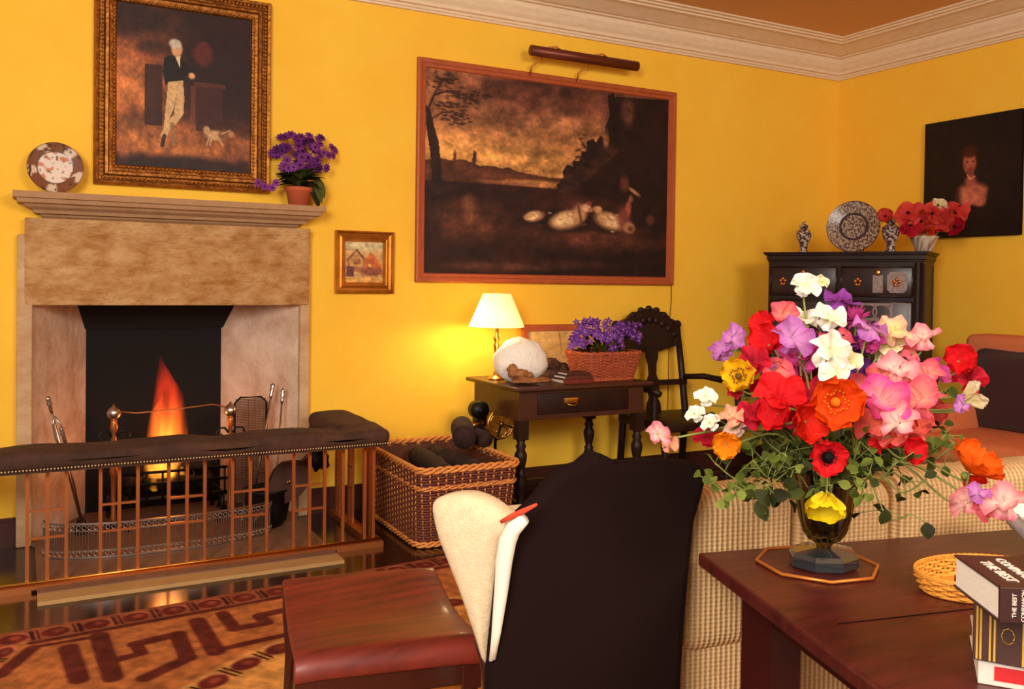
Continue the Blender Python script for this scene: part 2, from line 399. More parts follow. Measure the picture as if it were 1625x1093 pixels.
b = MB(); b.box((-5.45, -.85, 0), (-4.2, -.06, .02)); b.box((OX0, -.06, 0), (OX1, OD, .018))
b.build('hearthstone', m_hearth, fp)
MB().box((-5.45, -.955, 0), (-4.2, -.85, .016)).build('hearth_border', m_hearth2, fp, label='paler stone strip along the front of the hearth')

# ------------------------------------------------------------------ grate, logs, fire
gx = -4.83
gr = thing('fire_grate', 'black iron fire grate holding the burning logs in the hearth', 'grate', (gx, .18, .02))
b = MB()
for i in range(9): b.tube([(-5.1+i*.067, .02, .16), (-5.1+i*.067, .34, .15)], .009, 6)
b.tube([(-5.12, .02, .16), (-4.54, .02, .16)], .012, 6); b.tube([(-5.12, .34, .16), (-4.54, .34, .16)], .012, 6)
b.build('grate_bars', m_iron, gr)
for x in (-5.1, -4.56):
    for y in (.03, .33): MB().tube([(x, y, .02), (x, y, .165)], .012, 6).build('leg', m_iron, gr)
b = MB(); b.tube([(-5.12, -.0, .3), (-4.54, -.0, .3)], .008, 6); b.tube([(-5.12, -.0, .24), (-4.54, -.0, .24)], .008, 6)
for i in range(8): b.tube([(-5.1+i*.078, -.0, .16), (-5.1+i*.078, -.0, .3)], .006, 5)
b.build('front_rail', m_iron, gr)
LG = [((-5.05, .12, .215), (-4.66, .2, .225), .045, 'thick charred log lying lowest at the back of the fire grate'), ((-5.0, .24, .27), (-4.58, .12, .30), .04, 'charred log crossing on top of the fire, leaning right'),
      ((-4.95, .08, .22), (-4.6, .06, .22), .035, 'thin charred log at the front of the burning fire'), ((-4.8, .2, .33), (-4.62, .1, .38), .032, 'short charred log sticking up right of the flames')]
for a, c, r, lb in LG:
    pts = [np.array(a)+(np.array(c)-np.array(a))*t+np.array([0, .008*math.sin(9*t), .006*math.cos(11*t)]) for t in np.linspace(0, 1, 9)]
    o = MB().tube(pts, [r*(1+.12*math.sin(5*i)) for i in range(9)], 12).build('charred_log', m_soot); tag(o, lb, 'log', 'burning logs in the grate')
# flames: real volumes of glowing gas
def flame_mat():
    m = bpy.data.materials.new('flame_gas'); m.use_nodes = True; nt = m.node_tree; N = nt.nodes; L = nt.links; N.remove(N['Principled BSDF'])
    out = N['Material Output']; em = N.new('ShaderNodeEmission'); tc = N.new('ShaderNodeTexCoord'); se = N.new('ShaderNodeSeparateXYZ'); L.new(tc.outputs['Object'], se.inputs[0])
    mp = N.new('ShaderNodeMapping'); mp.inputs['Scale'].default_value = (14, 14, 3.2); L.new(tc.outputs['Object'], mp.inputs[0])
    nz = N.new('ShaderNodeTexNoise'); nz.inputs['Scale'].default_value = 1.0; nz.inputs['Detail'].default_value = 3; L.new(mp.outputs[0], nz.inputs['Vector'])
    r = N.new('ShaderNodeValToRGB'); mr = N.new('ShaderNodeMapRange'); mr.inputs[1].default_value = 0; mr.inputs[2].default_value = .75
    L.new(se.outputs['Z'], mr.inputs[0]); L.new(mr.outputs[0], r.inputs[0])
    e = r.color_ramp.elements; e[0].position = 0; e[0].color = (1, .36, .035, 1); e[1].position = 1; e[1].color = (.55, .015, .01, 1)
    e2 = r.color_ramp.elements.new(.35); e2.color = (1, .17, .015, 1); e3 = r.color_ramp.elements.new(.65); e3.color = (1, .05, .01, 1)
    st = N.new('ShaderNodeMapRange'); st.inputs[1].default_value = .3; st.inputs[2].default_value = .68; st.inputs[3].default_value = .1; st.inputs[4].default_value = 1.6; L.new(nz.outputs[0], st.inputs[0])
    fa = N.new('ShaderNodeMapRange'); fa.inputs[1].default_value = 0; fa.inputs[2].default_value = .8; fa.inputs[3].default_value = 42; fa.inputs[4].default_value = 9; L.new(se.outputs['Z'], fa.inputs[0])
    mu = N.new('ShaderNodeMath'); mu.operation = 'MULTIPLY'; L.new(st.outputs[0], mu.inputs[0]); L.new(fa.outputs[0], mu.inputs[1])
    s2 = N.new('ShaderNodeSeparateXYZ'); L.new(tc.outputs['Generated'], s2.inputs[0])
    def mth(op, a, b=None):
        q = N.new('ShaderNodeMath'); q.operation = op
        for k_, v_ in enumerate((a, b)):
            if v_ is None: continue
            if isinstance(v_, (int, float)): q.inputs[k_].default_value = v_
            else: L.new(v_, q.inputs[k_])
        return q.outputs[0]
    dx = mth('MULTIPLY', mth('SUBTRACT', s2.outputs[0], .5), 2.0); dy = mth('MULTIPLY', mth('SUBTRACT', s2.outputs[1], .5), 2.0)
    rad = mth('SQRT', mth('ADD', mth('MULTIPLY', dx, dx), mth('MULTIPLY', dy, dy)))
    wz = mth('ADD', mth('MULTIPLY', mth('POWER', mth('MAXIMUM', mth('SUBTRACT', 1.0, s2.outputs[2]), 0.0), .8), .85), .05)
    fo = mth('POWER', mth('MAXIMUM', mth('SUBTRACT', 1.0, mth('DIVIDE', rad, wz)), 0.0), .9)
    L.new(r.outputs[0], em.inputs[0]); L.new(mth('MULTIPLY', mu.outputs[0], fo), em.inputs[1]); L.new(em.outputs[0], out.inputs['Volume']); return m
m_flame = flame_mat()
def tongue(base, h, r, lean=(0, 0), seed=0):
    b = MB(); n = 16; m = 14; vs = []; fs = []
    for i in range(m+1):
        t = i/m; rr = r*(math.sin(PI*min(1, t*1.15+.12))**.8*(1-t)**.55 if t < 1 else 0)*1.35+.0008
        cx = base[0]+lean[0]*t+.018*math.sin(6*t+seed); cy = base[1]+lean[1]*t+.01*math.cos(5*t+seed)
        for j in range(n):
            a = 2*PI*j/n; k = rr*(1+.18*math.sin(3*a+seed+4*t)); vs.append((cx+k*math.cos(a), cy+k*math.sin(a)*.8, base[2]+h*t))
    for i in range(m):
        for j in range(n): l = (j+1) % n; fs.append((i*n+j, i*n+l, (i+1)*n+l, (i+1)*n+j))
    fs += [tuple(reversed(range(n))), tuple(m*n+j for j in range(n))]
    return b.add(vs, fs, True)
fire = thing('fire', 'tall orange and red flames rising from the burning logs in the fireplace', 'fire', (gx, .15, .2))
for k, (x, y, z, h, r, l, s) in enumerate([(-4.85, .16, .22, .88, .125, (.0, 0), 0), (-4.87, .13, .22, .6, .085, (.02, 0), 2), (-4.8, .18, .24, .42, .05, (-.02, 0), 4), (-4.93, .1, .2, .2, .028, (.03, 0), 1), (-4.9, .06, .19, .14, .02, (.02, 0), 3), (-4.77, .07, .2, .16, .028, (.0, 0), 5), (-4.83, .05, .2, .15, .03, (0, 0), 6)]):
    tongue((x, y, z), h, r, l, s).build('flame', m_flame, fire)
point('firelight', (gx, .02, .45), 2.5, (1, .35, .08), .07)

# andirons with steel finials
def andiron(px, py, lb):
    p = at(px, py, Y=-.03); x = p[0]; zt = p[2]
    t = thing('andiron', lb, 'andiron', (x, -.03, .018), 'andirons either side of the fire')
    b = MB(); b.lathe([(.012, .06), (.016, .09), (.011, .12), (.013, .3), (.02, .33), (.012, .36), (.012, zt-.12), (.02, zt-.1), (.014, zt-.08), (.016, zt-.06)], (x, -.03, 0), 12); b.build('shaft', m_dbrass, t)
    b = MB(); b.lathe([(.014, zt-.062), (.03, zt-.045), (.034, zt-.025), (.024, zt-.008), (.01, zt+.004), (0.002, zt+.018)], (x, -.03, 0), 14); b.build('finial', m_steel, t, label='bright steel urn finial')
    b = MB()
    for sg in (-1, 1): b.tube([(x, -.03, zt-.16), (x+sg*.03, -.035, zt-.12), (x+sg*.06, -.04, zt-.12), (x+sg*.072, -.04, zt-.145), (x+sg*.055, -.04, zt-.165), (x+sg*.045, -.04, zt-.15)], .006, 6)
    b.build('scroll', m_iron, t)
    for sg in (-1, 1): MB().tube([(x, -.03, .07), (x+sg*.05, -.045, .045), (x+sg*.075, -.05, .024)], .012, 6).build('foot', m_iron, t)
    MB().tube([(x, -.02, .06), (x, .0, .06), (x, .24, .06), (x, .3, .02)], .01, 6).build('billet_bar', m_iron, t)
    return x, zt
xa, za = andiron(181, 646, 'left andiron with steel urn finial beside the flames'); xb, zb = andiron(366, 642, 'right andiron with steel urn finial in front of the spark screen')
b = MB(); b.tube([(xa+.02, -.055, za-.02), (xa+.1, -.07, za-.03), (gx, -.08, za-.02), (xb-.1, -.07, za-.005), (xb-.02, -.055, zb-.01)], .004, 6)
tag(b.build('cross_rod', m_dbrass), 'thin brass rod strung between the two andiron tops', 'rod')

# pierced steel hearth fender (serpentine)
pf = thing('pierced_fender', 'low pierced polished steel fender with curved ends standing on the hearth', 'fender', (-4.95, -.4, .02))
path = []
for t in np.linspace(0, 1, 41):
    x = -5.42+t*1.04; y = -.44+.12*math.cos(2*PI*t)*(1 if abs(t-.5) > .25 else 1)-.0; y = -.30-.19*math.sin(PI*min(1, max(0, t)))**.35
    path.append((x, y))
m_stl2 = mat('dull_steel', (150, 128, 116), .35, .9)
def strip(zz0, zz1, th):
    b = MB(); vs = []; fs = []
    for (x, y) in path: vs += [(x, y, zz0), (x, y, zz1), (x, y+th, zz1), (x, y+th, zz0)]
    for i in range(len(path)-1):
        for k in range(4): fs.append((4*i+k, 4*i+4+k, 4*i+4+(k+1) % 4, 4*i+(k+1) % 4))
    return b.add(vs, fs, False)
b = strip(.022, .03, .012); b.s = 0
b2 = strip(.175, .183, .012); b.add(b2.v, b2.f, False); b3 = strip(.055, .06, .004); b.add(b3.v, b3.f, False); b3 = strip(.145, .15, .004); b.add(b3.v, b3.f, False)
b.build('rails', m_steel, pf)
b = MB(); L_ = [0]
for i in range(1, len(path)): L_.append(L_[-1]+math.dist(path[i], path[i-1]))
def along(s_): 
    return np.interp(s_, L_, [p[0] for p in path]), np.interp(s_, L_, [p[1] for p in path])
nb = 96
for i in range(nb):
    s_ = L_[-1]*(i+.5)/nb; x, y = along(s_); b.tube([(x, y+.002, .06), (x, y+.002, .146)], .0035, 5, cap=False)
b.build('spindles', m_stl2, pf)
for zc in (.162, .043):
  b = MB()
  for i in range(48):
    s_ = L_[-1]*(i+.5)/48; x, y = along(s_)
    b.tube([(x+.009*math.cos(a), y+.002, zc+.010*math.sin(a)) for a in np.linspace(0, 2*PI, 9)[:-1]], .0028, 4, closed=True)
  b.build('pierced_band', m_steel, pf)

# club fender
FY, FX = -.735, -3.985
cf = thing('club_fender', 'brass club fender with dark brown padded leather seat around the hearth', 'fender', (-4.8, -.6, 0))
groups = [(-5.486, -5.412, -5.341), (-5.21, -5.136, -5.062), (-4.935, -4.858, -4.782), (-4.66, -4.581, -4.505), (-4.38, -4.303, -4.23), (-5.76, -5.69, -5.62)]
ZS = .505
for g in groups:
    for x in g: MB().box((x-.007, FY-.007, .03), (x+.007, FY+.007, ZS)).build('upright', m_dbrass, cf)
    for z in (.213, .328): MB().box((g[0], FY-.005, z-.005), (g[2], FY+.005, z+.005)).build('rung', m_dbrass, cf)
for yy in ((-.66, -.60, -.54), (-.42, -.36, -.30), (-.2, -.14, -.1)):
    for y in yy[:2]: MB().box((FX-.007, y-.007, .03), (FX+.007, y+.007, ZS)).build('upright', m_dbrass, cf)
    for z in (.213, .328): MB().box((FX-.005, yy[0], z-.005), (FX+.005, yy[1], z+.005)).build('rung', m_dbrass, cf)
for (x, y) in ((FX, FY), (FX-.045, FY), (FX, FY+.045), (-4.14, FY)): MB().box((x-.0075, y-.0075, .03), (x+.0075, y+.0075, ZS)).build('corner_post', m_dbrass, cf)
b = MB(); b.box((-5.95, FY-.045, .012), (FX+.04, FY+.02, .028)); b.box((FX-.02, FY, .012), (FX+.04, -.06, .028)); b.box((-5.95, FY, .012), (-5.89, -.06, .028)); b.box((-5.95, FY-.045, 0), (-5.47, FY+.02, .012)); b.box((-4.18, FY-.045, 0), (FX+.04, FY+.02, .012)); b.box((FX-.02, FY, 0), (FX+.04, -.06, .012)); b.box((-5.95, FY, 0), (-5.89, -.06, .012))
b.build('kerb', m_dbrass, cf)
b = MB(); b.tube([(-5.94, FY-.012, .033), (FX+.03, FY-.012, .033), (FX+.03, -.08, .033)], .0065, 8); b.build('brass_rail', m_brass, cf, label='bright polished brass rail along the base')
# seat
def seatz(p):
    q = np.array(p, float)
    if q[2] > 0: q[2] += .008*mnoise.noise(Vector((q[0]*6, q[1]*6, 0)))*1.0+.006*math.cos(q[0]*12)
    return q
def seat_part():
    b = MB(); b.rbox(((-5.95-3.94)/2, -.745, .552), ((5.95-3.94)/2, .118, .038), .034, 4, 34, seatz)
    b.rbox((-4.055, -.47, .556), (.115, .27, .038), .036, 4, 14, seatz); b.rbox((-5.84, -.47, .552), (.11, .27, .036), .034, 4, 8, seatz)
    return b
seat_part().build('padded_seat', m_leather, cf)
b = MB(); b.box((-5.94, -.845, ZS), (-3.95, -.64, .525)); b.box((-4.16, -.64, ZS), (-3.95, -.21, .525)); b.box((-5.94, -.64, ZS), (-5.74, -.21, .525)); b.build('seat_frame', m_leather, cf)
b = MB()
for i in range(160):
    b.ball((-5.94+i*.01252, -.866, .523), .0042, 6)
b2 = b.build('nailheads', mat('brass_nails', (236, 200, 150), .3, .7), cf, label='row of small brass nailheads')
b2['kind'] = 'stuff'

# ================================================================== hearth tools
def handle_tool(name, lb, cat, top, bot, head, grp=None):
    top = np.array(top); bot = np.array(bot); d = nrm(bot-top); t = thing(name, lb, cat, bot, grp)
    b = MB(); b.tube([top+d*.06, bot], .0055, 7); b.build('shaft', m_steel if 'steel' in lb else m_dbrass, t)
    L = .075; prof = [(.002, -.012), (.011, -.004), (.013, .006), (.008, .016), (.014, .026), (.008, .04), (.010, .055), (.007, .075)]
    b = MB(); ex = nrm(np.cross(d, [0, 1, 0])); b.M = frame(top, ex, np.cross(d, ex), d); b.lathe(prof, (0, 0, 0), 12); b.build('knob_handle', m_steel, t)
    head(t, bot, d); return t
def shovel_head(t, bot, d):
    b = MB(); ex = nrm(np.cross(d, [0, 1, 0])); b.M = frame(bot, ex, np.cross(d, ex), d)
    b.prism([(-.02, 0, -.01), (.02, 0, -.01), (.05, 0, .03), (.05, 0, .12), (-.05, 0, .12), (-.05, 0, .03)], (0, .004, 0)); b.build('blade', m_steel, t)
def poker_head(t, bot, d):
    b = MB(); b.tube([bot-d*.02, bot, bot+d*.03], [.006, .007, .001], 6); b.tube([bot-d*.03, bot-d*.02+np.array([.02, 0, -.01]), bot+np.array([.025, 0, -.02])], [.005, .004, .001], 6); b.build('hook', m_iron, t)
def tong_head(t, bot, d):
    b = MB()
    for sg in (-1, 1): b.ball(bot+np.array([sg*.018, 0, 0]), .012, 8, (1, .4, 1))
    b.build('jaw', m_iron, t)
tp = at(76, 632, Y=-.1)
handle_tool('fire_tongs', 'steel fire tongs leaning in the left corner of the fireplace', 'fire tongs', tp, (tp[0]+.16, .0, .05), tong_head)
b = MB(); p0 = at(86, 664, Y=-.09)
for sg in (-1, 1): b.tube([p0+np.array([0, 0, .01]), p0+np.array([.012+sg*.018, 0, -.03]), p0+np.array([.03+sg*.022, 0.01, -.1]), p0+np.array([.045+sg*.006, .02, -.16])], .006, 6)
tongs = [o for o in bpy.data.objects if o.name.startswith('fire_tongs')][0]
b.build('bow_hinge', m_steel, tongs)
tp = at(98, 680, Y=-.06)
handle_tool('fire_brush', 'short hearth brush with steel handle leaning beside the fire tongs', 'brush', tp, (tp[0]+.09, .02, .1), lambda t, bt, d: MB().lathe([(.012, 0), (.026, -.03), (.03, -.08), (.001, -.08)], bt, 12).build('bristles', m_iron, t))
tp = at(433, 611, Y=.0)
handle_tool('fire_shovel', 'long steel fire shovel leaning against the pale right cheek of the fireplace', 'shovel', tp, (tp[0]-.13, -.14, .15), shovel_head)
tp = at(449, 619, Y=-.02)
handle_tool('poker', 'long steel poker leaning rightmost against the fireplace cheek', 'poker', tp, (tp[0]-.07, -.12, .055), poker_head)
# spark screen
c = at(398, 630, Y=-.0)
ss = thing('spark_screen', 'dark mesh spark screen with rounded corners standing right of the andiron', 'fire screen', (c[0], 0, .02))
w_, z1 = .085, c[2]+.0
pts = [(c[0]-w_, 0, .03), (c[0]-w_, 0, z1-.03), (c[0]-w_+.03, 0, z1), (c[0]+w_-.03, 0, z1), (c[0]+w_, 0, z1-.03), (c[0]+w_, 0, .03)]
MB().tube(pts, .006, 6, closed=True).build('frame', m_iron, ss)
b = MB()
for i in range(22): x = c[0]-w_+.008+i*(2*w_-.016)/21; b.tube([(x, 0, .035), (x, 0, z1-.008)], .0018, 4, cap=False)
for i in range(70): z = .035+i*(z1-.045)/69; b.tube([(c[0]-w_+.004, 0.002, z), (c[0]+w_-.004, .002, z)], .0018, 4, cap=False)
b.build('mesh', mat('screen_mesh', (92, 58, 44), .5, .5), ss)
# bellows and the coal scuttle
c = at(450, 765, Y=-.28)
bl = thing('bellows', 'leather and wood hearth bellows with a brass star leaning at the right jamb', 'bellows', (c[0], -.28, .05))
def bellow_outline(s_): 
    return [(.0, -.17), (.03, -.15), (.07, -.07), (.095, .0), (.09, .06), (.05, .11), (.02, .13), (.016, .2), (-.016, .2), (-.02, .13), (-.05, .11), (-.09, .06), (-.095, 0), (-.07, -.07), (-.03, -.15)]
ex = nrm([.8, -.2, .55]); ey = nrm(np.cross(nrm([-.1, -1, .1]), ex)); ez = np.cross(ex, ey); oC = np.array([c[0]+.02, -.3, c[2]-.0])
upv = nrm([.75, .1, .72]); sidev = nrm(np.cross(upv, [0, -1, .1])); nv = np.cross(sidev, upv)
for nm, off, th, mm in (('board', 0, .012, m_oakr), ('leather_gusset', .012, .03, m_leather), ('board', .042, .012, m_oakr)):
    b = MB(); b.M = frame(oC-nv*off, sidev, upv, -nv); sc = .93 if nm != 'board' else 1
    b.prism([(x*sc, y*(.92 if sc < 1 else 1), 0) for x, y in bellow_outline(0)], (0, 0, th)); b.build(nm, mm, bl)
b = MB(); b.M = frame(oC, sidev, upv, -nv); b.lathe([(.012, -.0), (.006, .12)], (0, 0, 0), 8); b.M = None
b.tube([oC-upv*.16, oC-upv*.27], [.014, .007], 8); b.build('nozzle', m_brass, bl)
b = MB(); b.M = frame(oC-nv*.055, sidev, upv, -nv)
st = []
for k in range(12): r_ = .035 if k % 2 == 0 else .014; st.append((r_*math.cos(k*PI/6), r_*math.sin(k*PI/6), 0))
b.prism(st, (0, 0, .003)); b.build('star_ornament', m_brass, bl)
c2 = at(505, 728, Y=-.36)
tag(MB().ball(c2, .052, 14, (1, .7, 1.05), .4, 3).ball(c2+np.array([.03, 0, -.03]), .03, 10, (1, .7, 1), .4, 5).tube([c2+np.array([0, 0, .04]), c2+np.array([-.01, .1, .12])], .006, 5).build('hearth_brush_head', m_iron), 'round black bristle brush hanging beside the bellows, under the fender seat', 'brush')
c = at(400, 800, Y=-.2)
sc_ = thing('coal_scuttle', 'dark coal scuttle standing on the hearth behind the fender bars', 'coal scuttle', (-4.38, -.22, .02))
b = MB(); b.lathe([(.075, .02), (.10, .05), (.115, .14), (.11, .2), (.125, .215), (.118, .217), (.105, .2), (.108, .14), (.06, .04), (.001, .04)], (-4.38, -.22, 0), 20); b.build('bucket', m_iron, sc_)
MB().tube([(-4.38-.11*math.cos(a), -.22-.05*math.sin(a), .205+.02*math.sin(a)) for a in np.linspace(0, PI, 10)], .005, 6).build('handle', m_dbrass, sc_)

# ================================================================== pictures
def picture(name, lb, TL, TR, BR, BL, Yp, fw, fm, paint, depth=.04, wall='back', inner=None, cat='painting', soft=None):
    """frame corners given as pixels on the plane Y=Yp (or X=Yp); squared up into a true rectangle"""
    kw = dict(Y=Yp) if wall == 'back' else dict(X=Yp)
    P = [at(*q, **kw) for q in (TL, TR, BR, BL)]; ax = 0 if wall == 'back' else 1
    u0 = (P[0][ax]+P[3][ax])/2; u1 = (P[1][ax]+P[2][ax])/2; zt = (P[0][2]+P[1][2])/2; zb = (P[2][2]+P[3][2])/2
    sgn = 1 if u1 > u0 else -1
    def pt(u, z, d): return (u, -d, z) if wall == 'back' else (-d, u, z)
    t = thing(name, lb, cat, pt((u0+u1)/2, zb, 0))
    fb = MB(); prof = fm[1]     # list of (inset from outer edge 0..1, depth)
    rings = []
    for s_, d in prof:
        k = s_*fw; rings.append([pt(u0+sgn*k, zt-k, d), pt(u1-sgn*k, zt-k, d), pt(u1-sgn*k, zb+k, d), pt(u0+sgn*k, zb+k, d)])
    vs = [q for r_ in rings for q in r_]; fs = []
    for i in range(len(rings)-1):
        for k in range(4): fs.append((4*i+k, 4*i+(k+1) % 4, 4*i+4+(k+1) % 4, 4*i+4+k))
    fb.add(vs, fs, False)
    k = fw*prof[-1][0]
    if fw > 0: fb.build('frame', fm[0], t)
    dc = prof[-1][1]
    paint.mesh('canvas', pt(u0+sgn*k, zt-k, dc), np.array(pt(u1-sgn*k, zt-k, dc))-np.array(pt(u0+sgn*k, zt-k, dc)), np.array(pt(u0+sgn*k, zb+k, dc))-np.array(pt(u0+sgn*k, zt-k, dc)), m_paint, t)
    if inner: inner(t, u0+sgn*k, u1-sgn*k, zt-k, zb+k, pt)
    if wall != 'back' or fw == 0:
        bx = MB(); bx.box(pt(u0+sgn*.001, zt-.001, 0.001), pt(u1-sgn*.001, zb+.001, dc-.001)); bx.build('stretcher', m_velvet, t)
    return t, (u0, u1, zt, zb)
# 1: gentleman leaning by a pedestal with a dog
p = Paint(210, 250, (46, 20, 17))
p.ell(.1, .42, .32, .42, (156, 84, 46), 1.2, .9); p.ell(.08, .58, .24, .22, (196, 116, 58), 1.0, .8)
p.ell(.12, .08, .3, .12, (44, 20, 16), .8, .9); p.ell(.25, .25, .12, .06, (62, 30, 22), .9, .7)
p.ell(.4, .85, .8, .22, (110, 56, 34), .8, .8); p.ell(.4, .84, .5, .12, (186, 112, 54), .9, .8); p.ell(.6, .79, .45, .06, (150, 84, 44), .9, .6)
p.ell(.5, .99, .6, .07, (34, 16, 14), .6, .9)
p.noise(14, .5, 3); p.rect(.2, .36, .33, .74, (46, 20, 17), .85); p.ell(.75, .35, .3, .35, (36, 12, 13), .8, .8)
p.ell(.63, .26, .075, .075, (100, 34, 28), .5, .8); p.rect(.6, .18, .66, .23, (88, 30, 26), .8); p.rect(.56, .44, .8, .47, (86, 40, 28), .9); p.rect(.58, .47, .78, .75, (62, 28, 22), .9); p.rect(.54, .47, .575, .76, (124, 68, 42), .6)
p.poly([(.34, .31), (.38, .29), (.46, .3), (.52, .34), (.58, .37), (.57, .41), (.5, .41), (.48, .45), (.4, .47), (.35, .48), (.33, .4)], (24, 14, 14))
p.poly([(.42, .29), (.46, .29), (.455, .36)], (220, 186, 140)); p.ell(.433, .245, .042, .05, (206, 150, 104), .3); p.ell(.42, .215, .045, .03, (190, 176, 156), .4)
p.ell(.545, .405, .025, .02, (210, 150, 100), .4)
p.poly([(.37, .46), (.48, .44), (.49, .56), (.48, .66), (.42, .73), (.36, .73), (.41, .63), (.43, .54), (.41, .68), (.36, .82), (.33, .82), (.35, .66), (.36, .56)], (206, 164, 112))
p.line([(.47, .64), (.38, .71), (.335, .8)], .035, (206, 164, 112)); p.line([(.345, .8), (.33, .86)], .03, (58, 34, 26)); p.line([(.4, .72), (.415, .85)], .03, (150, 106, 70))
p.ell(.73, .77, .075, .032, (196, 152, 108), .6); p.ell(.78, .765, .03, .022, (120, 74, 52), .6); p.line([(.7, .79), (.685, .835)], .012, (196, 150, 102)); p.ell(.66, .74, .025, .025, (196, 150, 102), .5); p.line([(.68, .79), (.66, .84)], .012, (196, 150, 102)); p.line([(.76, .79), (.79, .84)], .012, (190, 144, 98)); p.line([(.77, .76), (.84, .73)], .01, (190, 144, 98)); p.ell(.85, .755, .025, .02, (170, 120, 84), .5)
p.noise(60, .2, 4)
GP = [(0, 0), (0, .03), (.08, .05), (.2, .045), (.25, .028), (.42, .03), (.5, .042), (.62, .044), (.68, .03), (.82, .026), (.86, .034), (.95, .03), (1, .014)]
def gold_slips(t, a, b_, zt, zb, pt):
    mb = MB(); s = 1 if b_ > a else -1
    for k, dd in ((-.013, .034), (-.072, .05)):
        for (q0, q1) in (((a+s*k, zt-k), (b_-s*k, zt-k)), ((b_-s*k, zt-k), (b_-s*k, zb+k)), ((b_-s*k, zb+k), (a+s*k, zb+k)), ((a+s*k, zb+k), (a+s*k, zt-k))):
            n = max(2, int(abs(q1[0]-q0[0]+q1[1]-q0[1])/.02))
            for i in range(n): tt = (i+.5)/n; mb.ball(pt(q0[0]+(q1[0]-q0[0])*tt, q0[1]+(q1[1]-q0[1])*tt, dd), .0075, 6)
    o = mb.build('beading', m_gold2 if False else mat('worn_gilt', (196, 126, 46), .4, .7, noise=(40, (110, 56, 26), .6)), t); o['kind'] = 'stuff'
t1, _ = picture('painting', 'portrait painting of a standing gentleman with a dog, in carved gilt frame above the mantel', (149, -52), (433.5, 15.6), (427.5, 306.5), (149.5, 291), -.045, .105, (m_gold, GP), p, inner=gold_slips)
# 2: landscape with sheep
p = Paint(360, 250, (50, 24, 20)); r_ = random.Random(4)
p.rect(0, 0, 1, .5, (136, 82, 54)); p.ell(.3, .3, .5, .2, (168, 108, 66), 1.2, .9); p.ell(.22, .42, .4, .1, (216, 150, 78), 1.2, .95); p.ell(.45, .45, .2, .06, (206, 140, 76), 1., .8)
p.ell(.33, .06, .22, .1, (92, 50, 38), 1., .8); p.ell(.5, .12, .06, .1, (176, 112, 74), 1., .8); p.ell(.62, .05, .3, .1, (84, 44, 34), 1, .8); p.ell(.66, .25, .1, .05, (160, 104, 66), 1., .7); p.ell(.3, .18, .16, .05, (120, 72, 52), 1, .5)
p.noise(7, .3, 8)
p.poly([(0, .45), (.04, .43), (.09, .44), (.14, .43), (.2, .455), (.25, .45), (.29, .46), (.31, .45), (.35, .47), (.45, .485), (.54, .49), (.54, .6), (0, .6)], (88, 48, 32)); p.ell(.42, .525, .12, .018, (190, 124, 70), .7, .9); p.ell(.3, .53, .1, .008, (150, 92, 56), .8, .7)
p.poly([(.1, .44), (.105, .39), (.112, .39), (.115, .44)], (110, 62, 42)); p.poly([(.17, .45), (.178, .38), (.19, .39), (.187, .45)], (96, 54, 38))
p.rect(0, .545, 1, 1, (44, 20, 18), .95)
edge = [(.52, .56), (.505, .52), (.54, .5), (.53, .45), (.55, .41), (.57, .42), (.575, .385), (.6, .39), (.61, .34), (.635, .33), (.63, .28), (.66, .26), (.67, .28), (.69, .24), (.72, .26), (.71, .2), (.73, .12), (.72, .05), (.76, .02), (1, 0), (1, 1), (.4, 1), (.45, .7)]
p.poly(edge, (32, 14, 14))
for k in range(120): x = .52+.25*r_.random(); y = .54-.95*(x-.52)*1.2+r_.uniform(-.02, .06); p.ell(x, y, .012+.01*r_.random(), .012, r_.choice([(36, 17, 15), (44, 22, 18), (60, 32, 24)]), .8, .8)
p.poly([(.745, 0), (.765, .12), (.78, .28), (.75, .3), (.735, .15), (.72, .02)], (24, 11, 11)); p.ell(.81, .1, .03, .07, (104, 62, 46), .7, .75); p.ell(.715, .25, .014, .05, (150, 96, 62), .6, .8)
p.poly([(.0, .18), (.018, .2), (.03, .27), (.05, .36), (.06, .48), (.065, .62), (.03, .62), (.02, .42), (.004, .28)], (44, 23, 19)); p.line([(.01, .2), (.03, .13), (.08, .1), (.12, .1)], .007, (48, 25, 20)); p.line([(.03, .13), (.06, .05)], .006, (48, 25, 20)); p.line([(.02, .25), (.06, .21), (.1, .2)], .006, (48, 25, 20))
for (cx_, cy_, w_, h_, n_) in ((.07, .05, .06, .03, 40), (.14, .11, .09, .022, 50), (.09, .17, .06, .025, 30), (.11, .23, .06, .03, 45), (.17, .13, .05, .02, 20), (.62, .4, .06, .06, 16), (.6, .31, .05, .07, 12)):
    for k in range(n_): p.ell(cx_+r_.gauss(0, .5)*w_, cy_+r_.gauss(0, .5)*h_, .006+.005*r_.random(), .005, (56, 30, 23), .8, .75)
p.line([(.54, .47), (.57, .4), (.6, .36)], .004, (50, 27, 20)); p.line([(.6, .27), (.64, .33)], .005, (46, 24, 18))
p.ell(.17, .74, .11, .09, (112, 62, 42), 1.2, .7); p.ell(.165, .68, .025, .07, (140, 82, 56), .9, .7); p.ell(.68, .8, .26, .06, (100, 52, 38), 1.2, .8); p.ell(.62, .62, .14, .04, (70, 32, 25), 1, .8); p.ell(.3, .96, .2, .02, (110, 66, 54), 1, .5); p.ell(.55, .94, .2, .02, (66, 34, 28), 1, .6)
p.noise(20, .5, 5)
